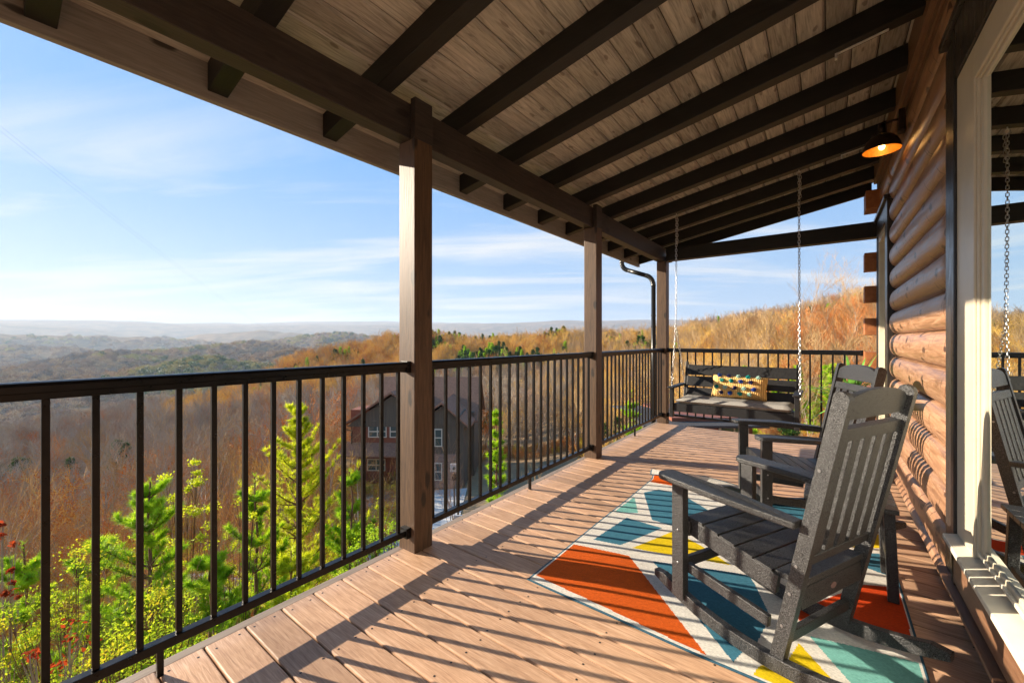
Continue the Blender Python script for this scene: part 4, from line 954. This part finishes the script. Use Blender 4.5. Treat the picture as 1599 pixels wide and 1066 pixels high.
GR = ['bare tan trees on the slopes', 'bare golden trees on the slopes', 'tall bare tan trees on the slopes', 'bare rust coloured trees on the slopes', 'bare grey trees on the slopes', 'golden sapling clumps on the slopes']
NAMES = ['bare_tree']*5 + ['sapling_clump']
firsts = []
for i, (tr, tw_, tm) in enumerate(protos):
    e = tree_thing(NAMES[i], tr, tw_, M_bark, [tm, M_oleaf], pick_label(i), 'tree', GR[i], crown='branches'); firsts.append([e, False])
def clear_spot(x, y, r):
    rt, dp = on_pad(x, y)
    if -2.4 < x < 6 and -6 < y < 6.9: return False
    if -9.5 < rt < 7.5 and 26 < dp < 56: return False          # neighbour house and its driveway
    if dp < 46 and dp > 9 and -.43 < rt/dp < -.075: return False      # sight line down to the driveway
    if -.02*dp < rt-.0 < .0 and dp < 30: pass
    return True
rnd = random.Random(99); placed = []
def far_from(x, y, dmin):
    return all((x-a)**2+(y-b)**2 > dmin*dmin for a, b in placed)
cnt = 0; tries = 0
while cnt < 250 and tries < 20000:
    tries += 1; az = R(rnd.uniform(-92, 10)); r = 11 + 85*rnd.random()**.75; x, y = r*math.sin(az), r*math.cos(az)
    azd = math.degrees(az)
    if not clear_spot(x, y, r): continue
    u_, dp = on_pad(x, y)
    if r < 20 and azd < -40: continue
    if r < 17: continue
    if not far_from(x, y, 1.9): continue
    placed.append((x, y))
    if azd < -62: i = rnd.choices([0,3,4,5], [3,3,2 if r < 50 else 5,3])[0]
    elif azd < -40: i = rnd.choices([0,1,3,4], [3,2,1,3])[0]
    else: i = rnd.choices([0,1,2,3,5], [4,4,4,2,4])[0]
    e, used = firsts[i]
    if used: e = copy_tree(e)
    firsts[i][1] = True
    s = rnd.uniform(.62, 1.05)
    if r < 30: s *= .62 if azd < -15 else .5
    elif azd > -25: s *= .72
    where = 'on the valley slope left of the red roofed house' if azd < -60 else 'beyond the railing between the nearest and middle posts' if azd < -32 else 'beyond the railing between the middle and corner posts' if azd < -14 else 'on the hillside behind the porch swing'
    short = ['in the valley left', 'past the middle railing', 'past the short railing', 'behind the swing'][0 if azd < -60 else 1 if azd < -32 else 2 if azd < -14 else 3]
    e['label'] = ['bare tan twigged tree ', 'bare golden twigged tree ', 'tall bare tan tree ', 'bare rust coloured tree ', 'bare grey twigged tree ', 'many stemmed golden sapling clump '][i] + where; e['group'] = GR[i].replace('on the slopes', short)
    e.location = (x, y, ground_z(x, y)-.1); e.rotation_euler = (rnd.gauss(0,.04), rnd.gauss(0,.04), rnd.uniform(0, 6.28)); e.scale = (s, s, s*rnd.uniform(.9,1.15)); cnt += 1
# tall bare trees standing on the skyline of the right hill
for k, (u, vt, d) in enumerate([(1262, 437, 95), (1310, 430, 100), (1338, 440, 104), (1352, 446, 98)]):
    e = copy_tree(firsts[2][0]); x, y = at_px(u, d); gz = ground_z(x, y); s = (EYE-(vt-530)/640*d-gz)/9.6; e.location = (x, y, gz-.1); e.scale = (s*.9, s*.9, s); e.rotation_euler = (0,0,k*2.1)
    e['label'] = ['pale bare tree standing tallest on the skyline of the right hill', 'pale bare skyline tree second from the log ends on the right hill', 'pale bare skyline tree near the log ends on the right hill', 'pale bare skyline tree touching the log ends on the right hill'][k]; e['group'] = 'tall bare trees on the right hill skyline'

# ---- the woods further off: nobody could count them
def gn_scatter(name, pts, meshes, label):
    coll = bpy.data.collections.new(name+'_kinds')
    for i, me_ in enumerate(meshes):
        o = bpy.data.objects.new(f'{i}_kind', me_); coll.objects.link(o)
    me_ = bpy.data.meshes.new(name); me_.from_pydata([p[:3] for p in pts], [], [])
    for nm, ty, ix in (('kindno', 'INT', 3), ('size', 'FLOAT', 4), ('turn', 'FLOAT', 5), ('tall', 'FLOAT', 6)):
        a = me_.attributes.new(nm, ty, 'POINT'); a.data.foreach_set('value', [p[ix] for p in pts])
    o = bpy.data.objects.new(name, me_); COL.objects.link(o)
    g = bpy.data.node_groups.new(name, 'GeometryNodeTree'); g.interface.new_socket('Geometry', in_out='INPUT', socket_type='NodeSocketGeometry'); g.interface.new_socket('Geometry', in_out='OUTPUT', socket_type='NodeSocketGeometry')
    gi = g.nodes.new('NodeGroupInput'); go = g.nodes.new('NodeGroupOutput'); ip = g.nodes.new('GeometryNodeInstanceOnPoints'); ci = g.nodes.new('GeometryNodeCollectionInfo')
    ci.inputs['Collection'].default_value = coll; ci.inputs['Separate Children'].default_value = True; ci.inputs['Reset Children'].default_value = True
    def attr(nm, ty):
        n = g.nodes.new('GeometryNodeInputNamedAttribute'); n.data_type = ty; n.inputs['Name'].default_value = nm; return n.outputs['Attribute']
    g.links.new(gi.outputs[0], ip.inputs['Points']); g.links.new(ci.outputs[0], ip.inputs['Instance']); ip.inputs['Pick Instance'].default_value = True
    g.links.new(attr('kindno', 'INT'), ip.inputs['Instance Index'])
    cb = g.nodes.new('ShaderNodeCombineXYZ'); g.links.new(attr('turn', 'FLOAT'), cb.inputs[2]); g.links.new(cb.outputs[0], ip.inputs['Rotation'])
    c2 = g.nodes.new('ShaderNodeCombineXYZ'); sz = attr('size', 'FLOAT'); tl = attr('tall', 'FLOAT')
    g.links.new(sz, c2.inputs[0]); g.links.new(sz, c2.inputs[1]); g.links.new(tl, c2.inputs[2]); g.links.new(c2.outputs[0], ip.inputs['Scale'])
    g.links.new(ip.outputs[0], go.inputs[0]); md = o.modifiers.new('scatter', 'NODES'); md.node_group = g
    return tag(o, label, 'woods', kind='stuff')
def pm(i, tmat, omat=None): return proto([(wp[i][0], 0), (wp[i][1], 1)], [M_bark, tmat, omat or M_oleaf], 'wood_kind')
wp = [bare_tree(51, H=9, spread=.5, kids=(11,6,5), levels=3, tw=.022, trunk_r=.19), bare_tree(52, H=8, spread=.6, kids=(10,7,5), levels=3, tw=.022, trunk_r=.17), bare_tree(53, H=10, spread=.42, kids=(12,6,5), levels=3, tw=.022, trunk_r=.15, first=.3), bare_tree(54, H=7, spread=.6, kids=(9,6,5), levels=3, tw=.02, multi=2, leaves=2, leaf=.16), bare_tree(55, H=9, spread=.52, kids=(11,6,5), levels=3, tw=.022, trunk_r=.13), bare_tree(56, H=6, spread=.5, kids=(8,5,4), levels=3, tw=.018, multi=4, trunk_r=.06)]
trp, ndp = pine(77, H=9, Rb=2.3, whorls=11, per=5, tufts=4, needles=7, nl=.5, w=.07, base=.25, sub=1)
trp2, ndp2 = pine(78, H=9, Rb=1.7, whorls=11, per=5, tufts=4, needles=7, nl=.45, w=.06, base=.35, sub=1)
MID = [pm(0, TW[0]), pm(1, TW[1]), pm(2, TW[0]), pm(3, TW[2]), pm(4, TW[3]), pm(5, TW[1]), pm(0, TW[4]), pm(3, TW[1]), proto([(trp, 0), (ndp, 1)], [M_barkp, M_ndd], 'wood_kind'), proto([(trp2, 0), (ndp2, 1)], [M_barkp, M_ndl], 'wood_kind'), pm(4, TW[2])]
rnd = random.Random(5); pts = []
def woods_kind(azd, r, x, y):
    n = vnoise(x, y, 45, 3, 3.3); pn = vnoise(x, y, 30, 2, 8.8)
    if r < 62 and azd < -40: return rnd.choices([3,0,7,4,5,2], [3,3,2,2,2,1])[0]
    if azd < -78 or r < 140 and azd < -40:       # shaded grey valley side
        if pn > .38: return 8
        return rnd.choices([4,6,0,3,10], [6,4,2,1,.6])[0]
    if azd < -30:
        if r > 130 and pn > (.05 if azd > -50 else .45): return rnd.choice([8,9,8])
        return rnd.choices([1,7,0,5,3], [5,3,2,2,1.2])[0] if r > 140 else rnd.choices([4,6,0,5,1], [5,3,2,1,1])[0]
    if azd < -12:
        if pn > .42: return rnd.choice([8,9])
        return rnd.choices([1,0,5,2,6,7], [4,4,2,2,2,2])[0]
    if pn > .40: return rnd.choice([9,8,9])
    if r > 150: return rnd.choices([6,4,0,1], [4,3,2,1])[0]
    if azd > -3: return rnd.choices([3,10,2,0], [5,5,2,1])[0]
    return rnd.choices([0,1,2,3,5,7,10], [4,3,3,2.4 if azd > -4 else 1,3,2,1.5 if azd > -4 else .2])[0]
tries = 0
while len(pts) < 25000:
    az = rnd.uniform(-100, 30); r = math.sqrt(rnd.uniform(24**2, 400**2))
    if r > 260 and rnd.random() > .55: continue
    if az < -30 and rnd.random() > .72: continue
    x, y = r*math.sin(R(az)), r*math.cos(R(az))
    if not clear_spot(x, y, r): continue
    if r < 96 and (az > -92 and az < 10) and rnd.random() > (.45 if az < -30 else .72): continue
    u_, dp = on_pad(x, y); k = woods_kind(az, r, x, y)
    s = rnd.uniform(.62, 1.1)
    if r < 45: s *= .6
    elif az > -30: s *= .66
    if k in (8, 9): s *= rnd.uniform(.75, 1.05)
    pts.append((x, y, ground_z(x, y)-.1, k, s, rnd.uniform(0, 6.28), s*rnd.uniform(.9, 1.15)))
gn_scatter('hillside_woods', pts, MID, 'dense bare autumn woods with scattered green pines covering the slopes')
# far woods: crowns as loose clumps of twig faces
def clump(seed, mc, n=170, rad=5.5, h=6):
    rnd = random.Random(seed); m = MB()
    for i in range(n):
        v = Vector((rnd.gauss(0,1), rnd.gauss(0,1), abs(rnd.gauss(0,1)))).normalized(); c = Vector((v.x*rad, v.y*rad, v.z*h))*rnd.uniform(.5,1.05); a = Vector((rnd.gauss(0,1), rnd.gauss(0,1), rnd.gauss(.6,1))).normalized()*rnd.uniform(.5,1.3); b = a.orthogonal().normalized()*rnd.uniform(.25,.5)
        m.add([c-a, c+b, c+a, c-b], [(0,1,2,3)])
    me_ = bpy.data.meshes.new('crown'); me_.from_pydata(m.v, [], m.f); me_.materials.append(mc); return me_
FAR = [clump(1, twig('far_brown', (.27,.16,.085), (.38,.24,.13))), clump(2, twig('far_tan', (.38,.25,.12), (.52,.35,.17))), clump(3, M_ndd), clump(4, twig('far_grey', (.17,.13,.10), (.25,.20,.15))), clump(5, twig('far_gold', (.38,.30,.07), (.48,.38,.09)))]
pts = []
while len(pts) < 42000:
    az = rnd.uniform(-100, 12); r = 300*(3600/300)**rnd.random()
    x, y = r*math.sin(R(az)), r*math.cos(R(az)); n = vnoise(x, y, 240, 3, 5.5)
    k = rnd.choices([0,1,3], [4,4,2])[0]
    if n > .22: k = rnd.choices([2,4,1], [1,4,3])[0]
    if n > .5: k = rnd.choice([2,4,4])
    s = rnd.uniform(.6, 1.1)*.85*(r/400)**.62; pts.append((x, y, ground_z(x, y)-.5, k, s, rnd.uniform(0,6.28), s*rnd.uniform(.8,1.2)))
gn_scatter('valley_woods', pts, FAR, 'far rolling wooded hills of brown and green treetops down in the valley')
# low brush and grass on the near slope
bt1, bw1 = bare_tree(41, H=1.3, spread=.6, trunk_r=.012, levels=3, kids=(6,4,3), first=.05, multi=6, tw=.004, leaves=2, leaf=.05)
def grass(seed, n=60, h=.5):
    rnd = random.Random(seed); m = MB()
    for i in range(n):
        p = Vector((rnd.gauss(0,.16), rnd.gauss(0,.16), 0)); t = p+Vector((rnd.gauss(0,.16), rnd.gauss(0,.16), h*rnd.uniform(.5,1.2))); s_ = Vector((rnd.gauss(0,1), rnd.gauss(0,1), 0)).normalized()*.006
        m.add([p-s_, p+s_, t], [(0,1,2)])
    return m
M_straw = leaf_mat('dry_grass', [(.30,.20,.08), (.50,.38,.18)], 1)
bm1 = proto([(bt1, 0), (bw1, 0)], [TW[0], M_oleaf], 'brush'); bm2 = proto([(bt1, 0), (bw1, 0)], [TW[2], M_lime], 'brush'); bm3 = proto([(grass(1), 0)], [M_straw], 'tuft'); bm4 = proto([(bt1, 0), (bw1, 0)], [TW[1], M_ndy], 'brush')
pts = []; rnd = random.Random(8)
while len(pts) < 9000:
    az = rnd.uniform(-110, 25); r = math.sqrt(rnd.uniform(3**2, 62**2)); x, y = r*math.sin(R(az)), r*math.cos(R(az)); rt, dp = on_pad(x, y)
    if -2.3 < x < 6 and -6 < y < 6.7 or (-9.5 < rt < 7.5 and 27 < dp < 56): continue
    if (rt, dp) and 12 < dp < 30 and -.36 < rt/dp < -.20 and rnd.random() < .8: continue
    k = rnd.choices([0,1,2,3], [4,1.2 if az < -40 else .6,5,1.5 if az < -40 else .4])[0]; s = rnd.uniform(.6, 1.5); pts.append((x, y, ground_z(x, y)-.05, k, s, rnd.uniform(0,6.28), s))
gn_scatter('slope_undergrowth', pts, [bm1, bm2, bm3, bm4], 'tangled dry brush and grass covering the slope below the deck')['category'] = 'undergrowth'

# ================================================================== neighbour house
HD = 45.0; HO = P2(640, 530, HD); HZ = -14.6; K = HD/640
hb = empty('neighbour_house', (HO.x, HO.y, HZ), YAW+R(-2), 'large brown house with a brick red shingled roof seen through the railing in the valley', 'house')
def hx(u): return (u-640)*K
def hz(v): return EYE-(v-530)*K-HZ
M_rshing = tex(mat('red_brown_shingle', rough=.9), [(.17,.085,.05), (.31,.165,.10)], scale=(1,1,3), nscale=5, detail=6, bump=.6, bdist=.04)
M_sid = tex(mat('red_siding', rough=.7), [(.16,.045,.02), (.26,.08,.035)], scale=(.3,.3,9), nscale=2, bump=.4, bdist=.02)
M_gsid = tex(mat('grey_board_siding', rough=.8), [(.075,.06,.042), (.13,.105,.07)], scale=(7,7,.2), nscale=2, bump=.4, bdist=.02)
M_stone = tex(mat('stone_veneer', rough=.9), [(.12,.07,.05), (.30,.20,.15), (.20,.16,.13)], scale=(1,1,2), nscale=3.5, detail=3, bump=.8, bdist=.05)
M_wtrim = mat('cream_window_frame', (.62,.58,.46), .5); M_hglass = mat('house_window_glass', (.05,.09,.09), .08)
def hbx(nm, x0, x1, y0, y1, z0, z1, mt, par=hb, bv=0): m = MB(); m.box(x0, x1, y0, y1, z0, z1); return m.build(nm, mt, par, bevel=bv)
hbx('side_wall', hx(560), hx(736), 3.0, 11, 0, hz(650), M_gsid)
hbx('left_wing_wall', hx(547), hx(676), 0, 3.0, hz(705), hz(640), M_sid)
hbx('left_wing_base', hx(556), hx(676), .4, 3.0, 0, hz(706), M_sid)
hbx('right_wing_wall', hx(664), hx(722), -1.2, 3.0, hz(703), hz(645), M_gsid)
hbx('right_wing_base', hx(664), hx(722), -1.25, 3.0, 0, hz(703.2), M_stone)
hbx('corner_board', hx(722), hx(728), -1.22, 3.0, 0, hz(655), M_gsid)
def gable(x0, xp, x1, ze, zp, ze1, y0, y1, nm, mroof, mwall, over=.5):
    m = MB(); m.prism([(x0+over, ze+.05), (x1-over, ze1+.05), (xp, zp-.25)], y0+.5, y1); m.build('gable_wall', mwall, hb)
    for a, za in ((x0, ze), (x1, ze1)):
        m = MB(); p = [(a, za), (xp, zp), (xp, zp+.22), (a, za+.22)]
        m.prism(p, y0, y1); fix_normals(m.build(nm, mroof, hb))
gable(hx(533), hx(613), hx(693), hz(667), hz(614), hz(667), -.6, 6, 'left_gable_roof', M_rshing, M_gsid)
gable(hx(655), hx(695), hx(738), hz(656), hz(627), hz(664), -1.8, 6, 'right_gable_roof', M_rshing, M_gsid, .3)
m = MB(); m.prism([(2.6, hz(664)), (7, hz(597)), (11.4, hz(664)), (11.4, hz(664)-.2), (7, hz(597)-.2), (2.6, hz(664)-.2)], hx(566), hx(742), Matrix(((0,1,0,0),(1,0,0,0),(0,0,1,0),(0,0,0,1)))); fix_normals(m.build('main_roof', M_rshing, hb))
m = MB(); m.prism([(-1.3, hz(707)), (.1, hz(690)), (.1, hz(690)-.15), (-1.3, hz(707)-.15)], hx(535), hx(663), Matrix(((0,1,0,0),(1,0,0,0),(0,0,1,0),(0,0,0,1)))); fix_normals(m.build('porch_roof', M_rshing, hb))
for u in (540, 600, 655): hbx('porch_post', hx(u)-.1, hx(u)+.1, -1.1, -.9, 0, hz(708), M_gsid)
def hwin(u0, u1, v0, v1, y, n=2):
    f = hbx('window', hx(u0), hx(u1), y-.08, y-.005, hz(v1), hz(v0), M_wtrim)
    w = (hx(u1)-hx(u0)); 
    for i in range(n):
        for j in range(2):
            a = hx(u0)+.12+i*(w-.1)/n; b = a+(w-.1)/n-.12; h_ = hz(v0)-hz(v1); z0 = hz(v1)+.12+j*(h_-.12)/2; z1 = z0+(h_-.12)/2-.12
            hbx('pane', a, b, y-.10, y-.081, z0, z1, M_hglass, f)
hwin(575, 604, 664, 683, 0); hwin(571, 600, 718, 737, .4); hwin(683, 695, 665, 692, -1.2, 1); hwin(683, 695, 716, 743, -1.25, 1); hwin(609, 622, 664, 683, 0, 1)
m = MB(); m.tube([(hx(537), -.7, hz(667)), (hx(549), -.1, hz(673)), (hx(549), -.1, hz(706))], .07, 8); m.build('downspout', M_dsp, hb)
# driveway, retaining wall, utilities, cars
M_conc = tex(mat('concrete_drive', rough=.85), [(.42,.41,.38), (.55,.53,.49)], coord='World', nscale=.8, detail=8, bump=.1)
def sheet(name, quadpts, mt, dz, n=26, kind='structure'):
    """grid draped on the terrain between four corners"""
    a, b, c, d_ = [Vector(p) for p in quadpts]; m = MB()
    for i in range(n+1):
        for j in range(n+1):
            s_, t_ = i/n, j/n; p = (a*(1-s_)+b*s_)*(1-t_)+(d_*(1-s_)+c*s_)*t_; m.v.append((p.x, p.y, ground_z(p.x, p.y)+dz))
    q_ = n+1
    for i in range(n):
        for j in range(n): m.f.append((i*q_+j, (i+1)*q_+j, (i+1)*q_+j+1, i*q_+j+1)); m.mi.append(0)
    return tag(m.build(name, mt, smooth=True), kind=kind)
def g2(u, d): p = P2(u, 530, d); return (p.x, p.y, 0)
sheet('driveway', [g2(520, 28), g2(700, 28), g2(730, 43.4), g2(545, 43.4)], M_conc, .07)
sheet('road', [g2(320, 20.5), g2(470, 21.5), g2(610, 27.8), g2(420, 27.8)], M_conc, .06)
sheet('parking_lot', [g2(20, 165), g2(110, 160), g2(105, 185), g2(20, 190)], M_conc, 1.2)
def utility(u, d, z0, label, kind):
    p = P2(u, 530, d); e = empty('utility_post', (p.x, p.y, ground_z(p.x, p.y)), YAW, label, 'utility post')
    m = MB(); m.box(-.07,.07,-.07,.07,0,z0); m.build('post', M_gsid, e)
    m = MB(); m.box(-.35,.35,-.22,-.075,z0-1.1,z0-.35); m.build('meter_box', mat('pale_meter_box', (.55,.55,.53), .5), e, bevel=.02)
    m = MB(); m.lathe([(.001,.14),(.13,.14),(.15,.0)], (0,0,0), 12, Matrix.Translation((0,-.22,z0-.75)) @ Matrix.Rotation(R(90), 4, 'X')); m.build('meter', M_hglass, e)
    m = MB(); m.box(-.2,.2,-.2,-.075,z0-1.9,z0-1.3); m.build('lower_box', M_black, e, bevel=.02)
utility(710, 38, 4.6, 'pale utility post with meter boxes in front of the stone wall of the house', 0)
utility(716, 31, 2.6, 'shorter utility post with a dark box in front of the driveway edge', 1)
M_car = {}
def car(u, d, rz, col, label, truck=False):
    p = P2(u, 530, d); e = empty('parked_car', (p.x, p.y, ground_z(p.x, p.y)+.09), rz, label, 'car', 'cars parked below the house')
    pm_ = mat('car_paint', col, .25); tm_ = bpy.data.materials.get('tyre_rubber') or mat('tyre_rubber', (.015,.015,.015), .8); gm_ = bpy.data.materials.get('car_glass') or mat('car_glass', (.02,.025,.03), .05)
    body = [(-2.2,.35),(2.2,.35),(2.3,.62),(2.15,.88),(1.1,.98),(-1.9,1.02),(-2.25,.85)]; cab = [(-1.7,1.0),(.95,.985),(.35,1.42),(-1.35,1.45)]
    m = MB(); m.prism(body, -.88, .88); fix_normals(m.build('body', pm_, e, bevel=.07, seg=3)); m = MB(); m.prism(cab, -.76, .76); fix_normals(m.build('cabin_glass', gm_, e, bevel=.04))
    m = MB(); m.box(-1.3,.3,-.74,.74,1.43,1.48); m.build('roof', pm_, e, bevel=.03)
    for x_ in (-1.4, 1.4):
        for y_ in (-.86, .86):
            m = MB(); m.lathe([(.001,-.11),(.30,-.11),(.34,-.07),(.34,.07),(.30,.11),(.001,.11)], (0,0,0), 18, Matrix.Translation((x_,y_,.34)) @ Matrix.Rotation(R(90), 4, 'X')); w_ = m.build('wheel', tm_, e, smooth=True)
            m = MB(); m.lathe([(.001,-.115),(.2,-.115),(.2,.115),(.001,.115)], (0,0,0), 14, Matrix.Translation((x_,y_,.34)) @ Matrix.Rotation(R(90), 4, 'X')); m.build('rim', M_zinc, w_)
    for y_ in (-.6, .6):
        m = MB(); m.box(2.2,2.33,y_-.17,y_+.17,.62,.76); m.build('headlight', M_zinc, e, bevel=.02)
    return e
car(741, 29.5, YAW+R(120), (.05,.12,.35), 'blue parked car glimpsed under the second railing section')
car(704, 26, YAW+R(100), (.03,.03,.035), 'dark parked car glimpsed beside the nearest post under the railing')
car(322, 23.5, YAW+R(10), (.45,.46,.48), 'silver parked car behind the green conifers below the railing')
# small cabin right below the far end of the deck
c0 = P2(1130, 530, 17.5); sc_ = empty('neighbour_cabin', (c0.x, c0.y, ground_z(c0.x, c0.y)), YAW, 'low brown cabin with dark roof and cream window below the far deck end', 'cabin')
K2 = 17.5/640; cz = lambda v: EYE-(v-530)*K2-ground_z(c0.x, c0.y)
def cb_(nm, x0, x1, y0, y1, z0, z1, mt, par=None): m = MB(); m.box(x0, x1, y0, y1, z0, z1); return m.build(nm, mt, par or sc_)
cb_('wall', -2.2, 1.25, 0, 4, -1, cz(652), M_sid)
m = MB(); m.prism([(-.6, cz(660)), (2, cz(650)), (4.6, cz(660)), (4.6, cz(660)-.1), (2, cz(650)-.12), (-.6, cz(660)-.1)], -3.6, 1.6, Matrix(((0,1,0,0),(1,0,0,0),(0,0,1,0),(0,0,0,1)))); fix_normals(m.build('roof', M_shing, sc_))
f = cb_('window', -.2, 1.05, -.08, -.005, cz(690), cz(662.5), M_wtrim)
cb_('pane', -.12, .39, -.10, -.081, cz(688), cz(665), M_hglass, f); cb_('pane', .47, .98, -.10, -.081, cz(688), cz(665), M_hglass, f)
# overhead wires
wr = empty('overhead_wires', P2(-60, 150, 45), 0, 'pair of thin overhead wires crossing the sky at the upper left', 'wires'); M_wire = mat('wire', (.03,.03,.035), .5)
for k in range(2):
    a, b = P2(-60, 148+k*9, 45), P2(560, 575, 330); m = MB(); m.tube([a.lerp(b, i/40)-Vector((0,0,9*4*(i/40)*(1-i/40)))-wr.location for i in range(41)], .007, 4); m.build('wire', M_wire, wr)
# ================================================================== haze
hz_ = MB(); hz_.box(-10600, 10600, -10600, 10600, -240, 520); HZM = bpy.data.materials.new('valley_haze'); HZM.use_nodes = True; t = HZM.node_tree; t.nodes.clear()
o_ = t.nodes.new('ShaderNodeOutputMaterial'); pv = t.nodes.new('ShaderNodeVolumePrincipled'); pv.inputs['Color'].default_value = (.68,.82,1,1); pv.inputs['Density'].default_value = 9.5e-5; pv.inputs['Anisotropy'].default_value = .2
t.links.new(pv.outputs[0], o_.inputs['Volume']); hh = hz_.build('haze', HZM); tag(hh, 'thin pale blue haze filling the valley air', 'haze', kind='stuff')
